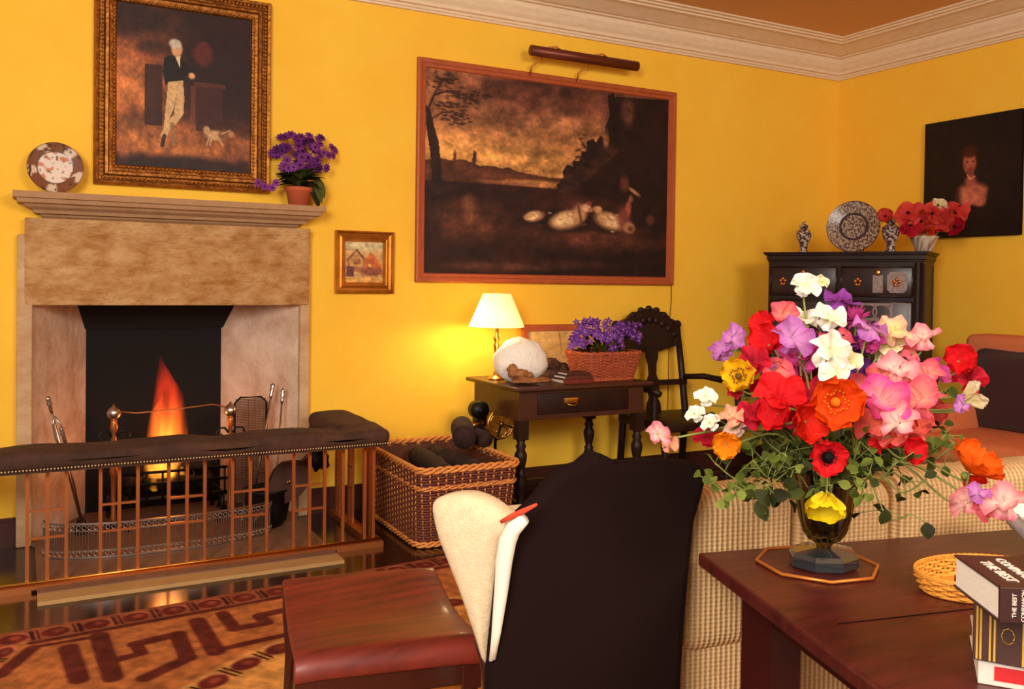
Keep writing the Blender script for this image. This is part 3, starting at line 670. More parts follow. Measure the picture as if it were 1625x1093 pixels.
# resting sheep
for (bx, by, k, sx) in ((.42, .695, .55, 1), (.555, .705, 1., 1), (.735, .7, .95, -1)):
    p.ell(bx, by+.045*k, .085*k, .02*k, (24, 12, 12), .8, .8)
    p.ell(bx, by, .07*k, .048*k, (168, 116, 78), .5, .95, -.25*sx); p.ell(bx-.012*sx, by-.004, .055*k, .036*k, (222, 178, 124), .8, .9, -.25*sx); p.ell(bx-.02*sx, by+.01, .035*k, .02*k, (238, 200, 148), .9, .8)
    for q in range(int(16*k)): p.ell(bx+r_.gauss(0, .03)*k, by+r_.gauss(0, .018)*k, .008, .005, r_.choice([(150, 100, 66), (244, 208, 158), (196, 148, 104)]), .9, .6)
p.ell(.605, .665, .03, .05, (190, 138, 96), .6, .9, .5); p.ell(.635, .635, .02, .022, (214, 160, 114), .5); p.ell(.652, .645, .012, .012, (168, 110, 80), .5); p.line([(.6, .63), (.615, .72)], .01, (84, 48, 36), .8, 1.); p.ell(.645, .61, .012, .012, (150, 60, 50), .6, .8)
p.ell(.685, .64, .018, .02, (200, 146, 102), .5); p.ell(.67, .635, .008, .01, (170, 120, 84), .6); p.ell(.8, .68, .03, .07, (128, 66, 52), .8, .9); p.ell(.82, .62, .012, .04, (168, 80, 60), .7, .9); p.ell(.825, .73, .025, .03, (186, 126, 92), .7, .9); p.ell(.83, .735, .012, .015, (96, 50, 40), .7, .9)
p.ell(.845, .53, .03, .01, (196, 138, 98), .7, .9, .5); p.ell(.8, .49, .02, .045, (110, 54, 40), .9, .8); p.ell(.83, .57, .01, .02, (160, 104, 74), .8, .8); p.ell(.92, .68, .02, .03, (96, 54, 38), .8, .8)
p.noise(90, .22, 6)
RP = [(0, 0), (0, .03), (.15, .034), (.5, .03), (.55, .024), (.9, .022), (1, .012)]
t2, (pu0, pu1, pzt, pzb) = picture('painting', 'large dark landscape painting with resting sheep, in a slim reddish frame', (663.3, 87), (1076, 149.3), (1067, 453.2), (661.8, 446.5), -.03, .055, (m_redfr, RP), p)
# 3: small gilt picture
p = Paint(60, 70, (196, 150, 90)); p.ell(.5, .05, .7, .2, (206, 186, 140), .8); p.poly([(.06, .45), (.3, .18), (.52, .42), (.52, .75), (.06, .75)], (164, 106, 66)); p.poly([(.1, .48), (.3, .24), (.48, .46), (.45, .62), (.14, .62)], (206, 150, 90)); p.line([(.04, .46), (.3, .2), (.54, .44)], .03, (108, 60, 44)); p.rect(.22, .42, .4, .56, (150, 96, 58)); p.poly([(.5, .45), (.68, .24), (.95, .55), (.98, .8), (.5, .82)], (190, 98, 50)); p.rect(.04, .6, .24, .86, (102, 58, 58)); p.ell(.7, .72, .3, .1, (140, 76, 56), .6); p.rect(0, .86, 1, 1, (216, 160, 84)); p.ell(.65, .58, .05, .04, (236, 180, 90)); p.noise(9, .35, 2)
SP = [(0, 0), (0, .03), (.1, .036), (.2, .03), (.24, .018), (.45, .014), (.62, .02), (.7, .028), (.8, .026), (1, .008)]
picture('small_picture', 'small picture of a house in a broad gilt frame, hung right of the fireplace', (533.1, 364.5), (627.3, 368.6), (624, 466.5), (533, 464), -.03, .062, (mat('small_gilt', (214, 142, 50), .32, .75, noise=(9, (130, 62, 36), .6)), SP), p)
# 4: unframed portrait of a lady
p = Paint(150, 190, (22, 12, 12)); p.ell(.5, .6, .34, .4, (32, 18, 17), 1, .8)
p.ell(.49, .36, .09, .14, (36, 14, 12), .3); p.ell(.495, .385, .066, .1, (150, 74, 56), .35); p.ell(.475, .37, .05, .07, (176, 94, 70), .7, .8); p.ell(.49, .29, .075, .05, (64, 26, 20), .5); p.rect(.47, .46, .54, .58, (132, 62, 48), .9)
p.ell(.52, .64, .17, .09, (176, 96, 74), .45, .95); p.ell(.45, .7, .07, .055, (180, 98, 76), .5); p.ell(.6, .7, .07, .055, (180, 98, 76), .5); p.ell(.505, .54, .06, .05, (150, 78, 60), .7, .9); p.ell(.33, .7, .08, .12, (26, 14, 14), .5, .9); p.ell(.75, .68, .07, .13, (26, 14, 14), .5, .9); p.ell(.52, .8, .16, .05, (30, 16, 16), .5); p.ell(.5, .66, .12, .06, (206, 118, 88), .8, .7); p.line([(.47, .48), (.5, .52), (.55, .5)], .012, (200, 130, 96)); p.ell(.47, .375, .012, .006, (40, 16, 14)); p.ell(.525, .375, .012, .006, (40, 16, 14)); p.ell(.495, .44, .018, .007, (130, 40, 36)); p.ell(.5, .41, .008, .02, (140, 66, 50), .6, .6); p.noise(16, .35, 9)
picture('portrait_painting', 'unframed dark portrait of a lady with bare shoulders on the right-hand wall', (1466.5, 196.9), (1622.7, 172.3), (1618, 370.6), (1466.3, 380.2), -.03, 0, (m_oak, [(0, .03), (1, .03)]), p, wall='right')

# picture light over the sheep painting
pl = thing('picture_light', 'long brown tubular picture light on two curved arms over the sheep painting', 'picture light', (-2.4, -.03, 2.63))
a_, c_ = at(842.5, 80, Y=-.15), at(1011, 105, Y=-.15); zm = (a_[2]+c_[2])/2; a_[2] = c_[2] = zm
MB().tube([a_, c_], .032, 18).build('lamp_tube', mat('bronze_tube', (112, 52, 34), .4, .5), pl)
for (sx, sy) in ((876, 72), (950, 84)):
    q = at(sx, sy, Y=-.15); x = q[0]
    MB().tube([(x-.09, -.034, pzt-.02), (x-.085, -.05, pzt+.03), (x-.04, -.08, pzt+.07), (x-.03, -.1, zm), (x-.02, -.14, zm+.034), (x+.02, -.165, zm+.04), (x+.05, -.175, zm+.02)], .0055, 7).build('arm', m_dbrass, pl)

# cable of the picture light running down the wall
q0 = at(1066, 452, Y=-.012); q1 = at(1062, 510, Y=-.008)
tag(MB().tube([(q0[0], -.01, q0[2]+.02), (q0[0], -.008, (q0[2]+q1[2])/2), (q1[0]+.003, -.008, q1[2]), (q1[0], -.008, .5), (q1[0], -.008, .16)], .0025, 5).build('cable', m_board), 'thin brown cable running down the yellow wall from the landscape painting', 'cable')

# ================================================================== mantelpiece things
def china(p, cx, cy, z):
    pass
# round plate leaning on the wall
c = at(88, 261, Y=-.1); R_ = .122
pw = thing('decorative_plate', 'round patterned porcelain plate standing on the mantel left of the gilt portrait', 'plate', (c[0], -.1, 1.7))
b = MB(); nr, nt = 22, 64; vs = []; fs = []; cs = []
tilt = .12; cz = 1.7+R_*math.cos(tilt)+.002
for i in range(nr+1):
    rr = R_*i/nr
    for j in range(nt):
        a = 2*PI*j/nt; dep = .018*max(0, (rr/R_-.6)/.4)**1.2
        x = rr*math.cos(a); y = rr*math.sin(a); vs.append((c[0]+x, -.1-dep+y*math.sin(tilt)+.012, cz+y*math.cos(tilt)))
        n1 = mnoise.noise(Vector((x*34, y*34, 1))); n2 = mnoise.noise(Vector((x*70, y*70, 5)))
        if rr < .6*R_:
            k = (226, 206, 190) if n1 < .22 else (196, 128, 96); k = (116, 86, 74) if n2 > .42 else k
        else:
            k = (126, 78, 54) if (math.sin(a*5+.6)+n1*.8) > -.55 else (216, 190, 166); k = (80, 48, 38) if n2 > .3 else k
        if .60*R_ < rr < .66*R_ or rr > .96*R_: k = (94, 60, 44)
        cs.append(lin(k))
for i in range(nr):
    for j in range(nt): l = (j+1) % nt; fs.append((i*nt+j, i*nt+l, (i+1)*nt+l, (i+1)*nt+j))
b.add(vs, fs, True, cs); b.build('dish', m_porc, pw)
MB().tube([(c[0], -.04, 1.703), (c[0], -.085, 1.703), (c[0], -.112, 1.709), (c[0], -.115, 1.718)], .004, 6).build('stand', m_oak, pw)

LEAFC = [(58, 62, 28), (74, 80, 36), (44, 44, 24), (90, 92, 44)]
def leafshape(b, o, d, nrmv, L, Wd, col, fold=.15, segs=5):
    d = nrm(d); s = nrm(np.cross(d, nrmv)); u = np.cross(s, d); vs = []; fs = []; cs = []
    for i in range(segs+1):
        t = i/segs; w = Wd*math.sin(PI*min(1, t*.95+.04))**.8; p = np.array(o)+d*L*t-u*L*.25*t*t
        for k in (-1, 0, 1):
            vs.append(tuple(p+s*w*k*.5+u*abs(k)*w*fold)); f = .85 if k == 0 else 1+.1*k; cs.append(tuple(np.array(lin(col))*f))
    for i in range(segs):
        for k in range(2): fs.append((3*i+k, 3*i+k+1, 3*i+4+k, 3*i+3+k))
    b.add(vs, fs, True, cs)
def daisy(b, o, n_, r, col, cc, petals=9, rr=rnd):
    n_ = nrm(n_); a = nrm(np.cross(n_, [0.3, .2, 1])); c2 = np.cross(n_, a); ph = rr.random()*6
    for k in range(petals):
        th = ph+2*PI*k/petals; d = a*math.cos(th)+c2*math.sin(th)+n_*.25; leafshape(b, o, d, n_, r, r*.55, col, .05, 2)
    b.col = lin(cc); b.ball(np.array(o)+n_*r*.12, r*.2, 6); b.col = None
def potted(name, lb, cat, loc, pot, flowers, leaves, group=None):
    t = thing(name, lb, cat, loc, group); pot(t)
    b = MB(); leaves(b); o = b.build('foliage', m_leaf, t); 
    for i, (o3, n3, r3, c3, cc, k) in enumerate(flowers):
        bb = MB(); daisy(bb, o3, n3, r3, c3, cc, k); bb.build('blossom', m_petal, t)
    return t
# cineraria in terracotta pot on the mantel
pc = at(474, 300, Y=-.1); px_ = pc[0]; rr = random.Random(11)
def pot1(t):
    b = MB(); b.lathe([(.052, .0), (.066, .075), (.074, .078), (.076, .098), (.068, .1), (.06, .085), (.001, .08)], (px_, -.1, 1.7), 24); b.build('terracotta_pot', m_terra, t)
def lv1(b):
    for k in range(46):
        a = rr.random()*2*PI; d = np.array([math.cos(a), math.sin(a)*.6-.15, -.1+rr.random()*.9]); o = np.array([px_+.02*math.cos(a), -.1+.02*math.sin(a), 1.8+rr.random()*.06]); leafshape(b, o, d, (0, 0, 1), .07+.06*rr.random(), .06, rr.choice(LEAFC[:3]), .15, 4)
    for (dx, dz) in ((.05, -.01), (.075, .0), (.09, .03), (.07, .04), (.06, -.03)): leafshape(b, (px_+dx, -.13, 1.83+dz), (.5, -.2, -1), (.4, -1, 0), .12, .045, rr.choice(LEAFC), .1, 5)
fl = []
for k in range(74):
    u, v = rr.uniform(425, 542), rr.uniform(208, 272)
    if ((u-482)/62)**2+((v-243)/34)**2 > 1: continue
    y = -.17+.12*rr.random(); p_ = at(u, v, Y=y); n3 = nrm([(u-480)/90, -.8, (255-v)/60]); fl.append((p_, n3, .026+.008*rr.random(), rr.choice([(134, 58, 140), (112, 48, 128), (150, 76, 160), (96, 40, 110)]), (70, 30, 60), 9))
for u, v in ((410, 290), (420, 296), (432, 298), (438, 290)): fl.append((at(u, v, Y=-.16), (-.2, -1, .2), .024, (140, 62, 150), (70, 30, 60), 9))
potted('potted_cineraria', 'potted plant with purple daisy flowers in a terracotta pot on the mantel end', 'potted plant', (px_, -.1, 1.7), pot1, fl, lv1)

# ================================================================== oak side table
TX0, TX1, TY0, TY1, TZ = -3.17, -2.33, -.73, -.155, .742
tb = thing('side_table', 'dark oak side table with turned legs and a drawer, against the yellow wall', 'table', ((TX0+TX1)/2, (TY0+TY1)/2, 0))
b = MB(); b.box((TX0-.03, TY0-.03, TZ-.022), (TX1+.03, TY1+.03, TZ), .006); b.build('tabletop', m_oakr, tb)
b = MB(); b.box((TX0+.01, TY0+.01, TZ-.175), (TX1-.01, TY1-.01, TZ-.022)); b.box((TX0+.002, TY0+.002, TZ-.182), (TX1-.002, TY1-.002, TZ-.172)); b.build('apron', m_oakr, tb, bevel=.003)
b = MB(); b.box((TX0+.12, TY0+.002, TZ-.155), (TX1-.12, TY0+.012, TZ-.04), .004); dr = b.build('drawer', m_oak, tb)
b = MB(); mx_ = (TX0+TX1)/2-.09; b.tube([(mx_-.035, TY0-.0, TZ-.09), (mx_-.03, TY0-.018, TZ-.105), (mx_, TY0-.022, TZ-.112), (mx_+.03, TY0-.018, TZ-.105), (mx_+.035, TY0-.0, TZ-.09)], .004, 6); b.box((mx_-.045, TY0-.002, TZ-.1), (mx_+.045, TY0+.003, TZ-.07), .001); b.build('drawer_pull', m_brass, dr)
legp = [(.032, 0), (.03, .02), (.022, .03), (.032, .05), (.03, .07), (.018, .1), (.024, .16), (.034, .2), (.036, .23), (.026, .26), (.03, .275), (.02, .285), (.026, .31), (.034, .35), (.034, .375), (.022, .4), (.03, .42), (.02, .435), (.028, .46)]
for x in (TX0+.035, TX1-.035):
    for y in (TY0+.035, TY1-.035):
        b = MB(); b.lathe([(r, z+.0) for r, z in legp], (x, y, 0), 16); b.box((x-.031, y-.031, .455), (x+.031, y+.031, TZ-.17)); b.build('leg', m_oak, tb)
b = MB(); b.box((TX0+.05, TY1-.05, .075), (TX1-.05, TY1-.02, .11)); b.box((TX0+.02, TY0+.05, .075), (TX0+.05, TY1-.04, .11)); b.box((TX1-.05, TY0+.05, .075), (TX1-.02, TY1-.04, .11)); b.build('stretcher', m_oak, tb)

# lamp
lc = at(787, 602, Z=TZ); lx, ly = lc[0], lc[1]
lm = thing('table_lamp', 'lit brass candlestick lamp with pleated cream shade on the side table', 'lamp', (lx, ly, TZ))
b = MB(); b.lathe([(.048, 0), (.05, .006), (.044, .012), (.022, .02), (.016, .035)], (lx, ly, TZ), 8); b.lathe([(.016, .035), (.009, .05), (.008, .08), (.012, .1), (.010, .12), (.016, .19), (.018, .2), (.010, .215), (.014, .225), (.02, .235), (.012, .25), (.012, .3), (.016, .31), (.016, .33)], (lx, ly, TZ), 16); b.build('base', m_brass, lm)
b = MB(); n = 120; vs = []; fs = []
zt_, zb_ = TZ+.495, TZ+.305; r0, r1 = .078, .158
for t in np.linspace(0, 1, 7):
    for i in range(n): a = 2*PI*i/n; r = r1+(r0-r1)*t+(.003 if i % 2 else -.001); vs.append((lx+r*math.cos(a), ly+r*math.sin(a), zb_+(zt_-zb_)*t))
for k in range(6):
    for i in range(n): l = (i+1) % n; fs.append((k*n+i, k*n+l, (k+1)*n+l, (k+1)*n+i))
b.add(vs, fs, False)
nt = m_shade.node_tree; tr = nt.nodes.new('ShaderNodeBsdfTranslucent'); tr.inputs[0].default_value = (*lin((250, 226, 176)), 1); mx = nt.nodes.new('ShaderNodeMixShader'); mx.inputs[0].default_value = .45
nt.links.new(nt.nodes['Principled BSDF'].outputs[0], mx.inputs[1]); nt.links.new(tr.outputs[0], mx.inputs[2]); nt.links.new(mx.outputs[0], nt.nodes['Material Output'].inputs[0])
b.build('lamp_shade', m_shade, lm)
MB().tube([(lx-r1+.02, ly, zb_+.04), (lx, ly, zb_+.02), (lx+r1-.02, ly, zb_+.04)], .002, 5).build('shade_carrier', m_brass, lm)
m_bulb = bpy.data.materials.new('bulb_glass'); m_bulb.use_nodes = True; e_ = m_bulb.node_tree.nodes['Principled BSDF']; e_.inputs['Emission Color'].default_value = (1, .72, .35, 1); e_.inputs['Emission Strength'].default_value = 12
MB().ball((lx, ly, TZ+.36), .026, 12).build('bulb', m_bulb, lm)
point('lamp_light', (lx-.03, ly+.03, zb_+.012), 7.5, (1, .78, .42), .03)

# framed print leaning on the wall
f0 = at(828, 515, Y=-.08); f1 = at(925, 519, Y=-.08); zt2 = f0[2]
fr = thing('leaning_frame', 'wooden framed pale print leaning on the wall behind the white coral', 'picture frame', (f0[0]+.2, -.08, TZ))
x0, x1 = f0[0], f0[0]+.47; yb, yt = -.15, -.07
def lp(x, z): t = (z-TZ)/(zt2-TZ); return (x, yb+(yt-yb)*t, z)
b = MB()
for (xa_, xb_, za_, zb2) in ((x0, x1, zt2-.035, zt2), (x0, x1, TZ+.002, TZ+.035), (x0, x0+.035, TZ+.035, zt2-.035), (x1-.035, x1, TZ+.035, zt2-.035)):
    b.prism([lp(xa_, za_), lp(xb_, za_), lp(xb_, zb2), lp(xa_, zb2)], (0, -.018, 0))
b.build('frame', m_redfr, fr, bevel=.003)
p = Paint(80, 60, (214, 168, 104)); p.noise(8, .2, 1); p.rect(.58, .08, .59, .6, (150, 96, 60)); p.ell(.2, .9, .3, .2, (190, 140, 90), .8)
p.mesh('print', lp(x0+.03, zt2-.03), np.array(lp(x1-.03, zt2-.03))-np.array(lp(x0+.03, zt2-.03)), np.array(lp(x0+.03, TZ+.03))-np.array(lp(x0+.03, zt2-.03)), m_paint, fr)

# white coral head and brown shell in front
cc = np.array([-3.03, -.5, TZ]); 
b = MB(); b.ball((cc[0]+.01, cc[1]+.03, TZ+.116), .166, 44, (1.0, .62, .78), .1, 2)
cor = b.build('coral_head', m_coral); tag(cor, 'big rounded white coral head on the side table beside the lamp', 'coral')
for v in cor.data.vertices:
    if v.co.z < TZ+.03: v.co.z = max(v.co.z, TZ+.001)
m_shell = mat('brown_shell', (176, 116, 66), .6, noise=(26, (110, 62, 36), .8), bump=(50, .5))
b = MB(); vs = []; fs = []
n1, n2 = 10, 24; so = np.array([cc[0]-.01, cc[1]-.13, TZ])
for i in range(n1+1):
    for j in range(n2+1):
        th = PI*(j/n2); r = (.13*i/n1)*(1+.03*math.cos(j*3.1)); vs.append((so[0]+r*math.cos(th)*1.0, so[1]+.0-r*math.sin(th)*.5, TZ+.012+.028*math.sin(PI*i/n1*.9)+.003*math.cos(j*3.1)*i/n1))
for i in range(n1):
    for j in range(n2): fs.append((i*(n2+1)+j, i*(n2+1)+j+1, (i+1)*(n2+1)+j+1, (i+1)*(n2+1)+j))
sh = b.add(vs, fs).ball(so+np.array([0, .0, .02]), .03, 12, (1.6, 1, .7)).build('scallop_shell', m_shell); tag(sh, 'flat brown ribbed scallop shell at the table edge in front of the coral', 'shell')
so_ = sh.modifiers.new('solid', 'SOLIDIFY'); so_.thickness = .006; so_.offset = -1
b = MB(); q = at(815, 577, Y=-.61)
b.ball((q[0], -.6, TZ+.075), .036, 14, (.9, .7, 1.1), .25, 4); b.ball((q[0]+.05, -.61, TZ+.06), .032, 14, (1.5, .8, .8), .3, 6); b.ball((q[0]+.1, -.615, TZ+.05), .02, 10, (1.2, .8, .9), .3, 8)
b.lathe([(.05, .03), (.03, .045)], (q[0]+.05, -.61, TZ), 12)
tag(b.build('mottled_shell', m_shell), 'small mottled brown spiral shell resting against the white coral', 'shell')
# little red books
for k, (z, w_, d_, h_, c_, lb) in enumerate([(0, .2, .14, .022, (122, 40, 28), 'red leather book lying flat, lowest of the pile by the shell'), (.024, .18, .13, .018, (96, 44, 30), 'brown book in the middle of the pile beside the flower basket'), (.044, .15, .11, .016, (74, 34, 26), 'dark little book topmost of the pile on the side table')]):
    bx0 = -2.855+.012*k; t = thing('book', lb, 'book', (bx0+w_/2, -.6, TZ+z), 'pile of small books on the side table')
    mc = mat('book_cloth_%d' % k, c_, .5, noise=(30, (60, 26, 20), .4))
    b = MB(); b.box((bx0, -.67, TZ+z), (bx0+w_, -.67+d_, TZ+z+.003)); b.box((bx0, -.67, TZ+z+h_-.003), (bx0+w_, -.67+d_, TZ+z+h_)); b.box((bx0, -.672, TZ+z), (bx0+w_, -.668, TZ+z+h_)); b.build('cover', mc, t)
    MB().box((bx0+.004, -.668, TZ+z+.003), (bx0+w_-.004, -.67+d_-.004, TZ+z+h_-.003)).build('pages', m_paper, t)
q = at(884, 571, Y=-.42)
tag(MB().ball((q[0], -.36, TZ+.07), .05, 16, (1.2, .8, .9), .35, 3).ball((q[0]+.075, -.36, TZ+.05), .04, 14, (1, .8, 1), .35, 7).lathe([(.06, 0), (.065, .01), (.05, .05), (.001, .06)], (q[0], -.36, TZ), 16).build('pine_cone_pile', mat('dried_cones', (84, 46, 32), .8, noise=(30, (46, 24, 20), .8), bump=(60, 1))), 'brown dried pot pourri heap behind the books, before the leaning print', 'dried flowers', kind='stuff')

# woven basket builder ------------------------------------------------
def rrect(cx, cy, hx, hy, r, n=10, rot=0):
    pts = []
    for (sx, sy, a0) in ((1, -1, -PI/2), (1, 1, 0), (-1, 1, PI/2), (-1, -1, PI)):
        for k in range(n+1):
            a = a0+PI/2*k/n; pts.append((sx*(hx-r)+r*math.cos(a), sy*(hy-r)+r*math.sin(a)))
    c, s_ = math.cos(rot), math.sin(rot)
    return [(cx+x*c-y*s_, cy+x*s_+y*c) for x, y in pts]
def resample(pts, n):
    P = np.array(pts+[pts[0]]); L = np.concatenate([[0], np.cumsum(np.linalg.norm(np.diff(P, axis=0), axis=1))]); s_ = np.linspace(0, L[-1], n, endpoint=False)
    return np.stack([np.interp(s_, L, P[:, 0]), np.interp(s_, L, P[:, 1])], 1)
def weave(loopf, z0, z1, nrow, nst, r, amp, stake_r):
    """loopf(t)->points of the outline at height fraction t. returns (weavers MB, stakes MB)"""
    wv, stk = MB(), MB(); N = nst*2
    for k in range(nrow):
        t = (k+.5)/nrow; P = resample(loopf(t), N); c = P.mean(0); z = z0+(z1-z0)*t
        T = np.roll(P, -1, 0)-np.roll(P, 1, 0); nn = np.stack([T[:, 1], -T[:, 0]], 1); nn /= np.linalg.norm(nn, axis=1)[:, None]
        ph = (np.arange(N)//1+ (k % 2)*2)
        off = np.array([amp*math.cos(PI*(i/2.)*1.0*1+PI*k) for i in range(N)])
        Q = P+nn*off[:, None]; wv.tube([(x, y, z) for x, y in Q], r, 4, closed=True)
    L0 = resample(loopf(0.), N); L1 = resample(loopf(.5), N); L2 = resample(loopf(1.), N)
    for i in range(0, N, 2): stk.tube([(*L0[i], z0), (*L1[i], (z0+z1)/2), (*L2[i], z1)], stake_r, 5)
    return wv, stk
# big log basket
BC = (-3.555, -.555); rotb = math.radians(-1)
def bloop(t): 
    s_ = .86+.14*t; return rrect(BC[0], BC[1], .268*(.95+.05*t), .405*s_, .05, 8, rotb)
bk = thing('log_basket', 'large rectangular wicker log basket with pale bands, between fender and table', 'basket', (BC[0], BC[1], 0))
wv, stk = weave(bloop, .02, .385, 27, 60, .0062, .0075, .0045)
wv.build('woven_sides', m_wick, bk)
stk.build('stakes', m_wickl, bk)
for nm, zz, rr_, am in (('rim', .39, .013, .006), ('middle_band', .30, .008, .004), ('foot_band', .018, .011, .005)):
    b = MB(); P = resample(bloop(zz/.385), 240)
    for s0 in (0, PI*.66, PI*1.33): 
        T = np.roll(P, -1, 0)-np.roll(P, 1, 0); nn = np.stack([T[:, 1], -T[:, 0]], 1); nn /= np.linalg.norm(nn, axis=1)[:, None]
        b.tube([(P[i][0]+nn[i][0]*(am*1.3*math.cos(i*.5+s0)+.006), P[i][1]+nn[i][1]*(am*1.3*math.cos(i*.5+s0)+.006), zz+am*2*math.sin(i*.5+s0)) for i in range(240)], rr_*.62, 5, closed=True)
    b.build(nm, m_wickl, bk)
b = MB(); P = bloop(.0); b.prism([(x, y, .015) for x, y in P], (0, 0, .008)); b.build('bottom', m_wick, bk)
b = MB(); vs = []; fs = []; P0_ = resample(bloop(.1), 60); P1_ = resample(bloop(.9), 60); cB = np.array(BC)
for P_, z in ((P0_, .03), (P1_, .37)): vs += [(*(cB+(q-cB)*.965), z) for q in P_]
for i in range(60): fs.append((i, (i+1) % 60, 60+(i+1) % 60, 60+i))
b.add(vs, fs); b.build('lining', mat('basket_lining', (96, 50, 32), .8), bk)
# logs in it (dark)
lr = random.Random(5)
for k, (x, y, z, L, r, yaw, pit, lb) in enumerate([(-3.6, -.57, .09, .58, .07, 1.5, 0, 'dark log at the bottom left of the wicker basket'), (-3.47, -.55, .09, .56, .065, 1.6, 0, 'dark log at the bottom right of the wicker basket'), (-3.66, -.55, .215, .56, .062, 1.55, .0, 'dark log in the second layer, left side of the basket'), (-3.53, -.54, .22, .58, .064, 1.5, .0, 'dark log in the second layer, middle of the basket'), (-3.41, -.55, .215, .56, .06, 1.6, 0, 'dark log in the second layer, right side of the basket'), (-3.59, -.56, .325, .56, .055, 1.45, .0, 'dark log lying on top at the left of the basket'), (-3.45, -.55, .325, .56, .055, 1.6, .0, 'dark log lying on top at the right of the basket')]):
    d = np.array([math.cos(yaw)*math.cos(pit), math.sin(yaw)*math.cos(pit), math.sin(pit)]); c = np.array([x, y, z])
    pts = [c+d*L*(u-.5)+np.array([.006*math.sin(7*u+k), .004*math.cos(5*u), .005*math.sin(4*u+k)]) for u in np.linspace(0, 1, 8)]
    tag(MB().tube(pts, [r*(1+.08*math.sin(3*i+k)) for i in range(8)], 14).build('log', m_bark), lb, 'log', 'dark logs filling the wicker basket')
m_cut = mat('log_cut_end', (60, 30, 26), .9, noise=(30, (34, 18, 16), .8))
for k, (px1, py1, L, r, dd, lb) in enumerate([(737, 695, .22, .062, (.35, .9, .12), 'fat upended log with pale-edged round cut end sticking out of the basket'), (772, 698, .16, .045, (-.2, .95, .1), 'smaller upended log right beside the fat one at the basket back')]):
    c = at(px1, py1, Y=-.62+.05*k); d = nrm(dd); t = thing('log', lb, 'log', c, 'dark logs filling the wicker basket')
    MB().tube([c+d*L*u for u in np.linspace(0, 1, 6)], [r, r*1.04, r*.98, r, r*1.03, r*.97], 18).build('bark', m_bark, t)
    b = MB(); b.tube([c-d*.003, c+d*.001], r*.9, 18); b.build('cut_end', m_cut, t)
# mechanical fire blower: drum, belt wheel, nozzle on a small iron stand beneath the table end
wb = thing('fire_blower', 'old mechanical fire blower with brass spoked wheel, between basket and table', 'fire blower', (-3.2, -.42, 0))
wc = at(795, 672, Y=-.42); WR = .082
b = MB(); ring = lambda c, R, r, n=28: b.tube([(c[0]+R*math.cos(a), c[1], c[2]+R*math.sin(a)) for a in np.linspace(0, 2*PI, n, endpoint=False)], r, 6, closed=True)
ring(wc, WR, .008); ring(wc, WR-.014, .004)
for k in range(3):
    a = .5+k*2*PI/3; b.tube([(wc[0]+WR*u*math.cos(a+.9*math.sin(PI*u)), wc[1], wc[2]+WR*u*math.sin(a+.9*math.sin(PI*u))) for u in np.linspace(.1, 1, 9)], .006, 6); b.ball((wc[0]+.05*math.cos(a+1.6), wc[1], wc[2]+.05*math.sin(a+1.6)), .008, 6)
b.tube([(wc[0], wc[1]-.02, wc[2]), (wc[0], wc[1]+.05, wc[2])], .012, 10); b.build('spoked_wheel', m_brass, wb)
MB().tube([(wc[0]+.04, wc[1]-.02, wc[2]-.015), (wc[0]+.04, wc[1]-.06, wc[2]-.015)], .006, 8).tube([(wc[0], wc[1]-.02, wc[2]), (wc[0]+.04, wc[1]-.02, wc[2]-.015)], .004, 6).build('crank', m_iron, wb)
dc_ = at(760, 650, Y=-.42)
MB().tube([(dc_[0], dc_[1]-.03, dc_[2]), (dc_[0], dc_[1]+.04, dc_[2])], .05, 24).tube([(dc_[0], dc_[1]-.035, dc_[2]), (dc_[0], dc_[1]+.045, dc_[2])], .02, 12).build('fan_drum', m_iron, wb)
n0 = at(766, 668, Y=-.42); n1 = at(742, 678, Y=-.42)
MB().tube([n0, (n0+n1)/2, n1], [.012, .016, .02], 12).build('nozzle', m_brass, wb)
st0 = at(786, 700, Y=-.42)
b = MB(); b.tube([dc_, (dc_[0]+.02, dc_[1], dc_[2]-.1), (st0[0]+.0, -.42, .42), (st0[0], -.42, .03)], .009, 8); b.tube([wc, (wc[0]-.02, -.42, wc[2]-.08), (st0[0], -.42, .4)], .007, 8); b.tube([(st0[0], -.42, .41), (st0[0]+.08, -.42, .43)], .006, 6); b.lathe([(.09, 0), (.09, .012), (.02, .03), (.012, .05)], (st0[0], -.42, 0), 20)
b.build('stand', m_iron, wb)

# basket of purple campanula on the side table
fc = (-2.478, -.5); fz = TZ
def floop(t): return rrect(fc[0], fc[1], .168+.035*t, .115+.025*t, .06, 8)
fb = thing('campanula_basket', 'red-brown wicker basket full of small purple campanula flowers, on the side table', 'flower basket', (fc[0], fc[1], TZ))
wv, stk = weave(floop, TZ+.008, TZ+.155, 17, 40, .0042, .0042, .003)
wv.build('woven_sides', m_wickr, fb); stk.build('stakes', m_wickr, fb)
b = MB()
for zz in (.006, .158):
    P = resample(floop(zz/.158), 160)
    for s0 in (0, PI): b.tube([(P[i][0], P[i][1], TZ+zz+.006*math.sin(i*.5+s0)) for i in range(160)], .006, 5, closed=True)
b.build('rim', m_wickr, fb)
MB().prism([(x, y, TZ+.1) for x, y in floop(.55)], (0, 0, .03)).build('soil', m_soot, fb)
rr = random.Random(3); b = MB()
for k in range(150):
    a = rr.random()*2*PI; q = math.sqrt(rr.random()); o = np.array([fc[0]+.19*q*math.cos(a), fc[1]+.12*q*math.sin(a), TZ+.13+.16*rr.random()*(1.1-q*.4)]); leafshape(b, o, (math.cos(a)*q, math.sin(a)*q, .5+.6*rr.random()), (0, 0, 1), .035+.02*rr.random(), .03, rr.choice(LEAFC[:3]), .1, 3)
b.build('foliage', m_leaf, fb)
nbl = 0
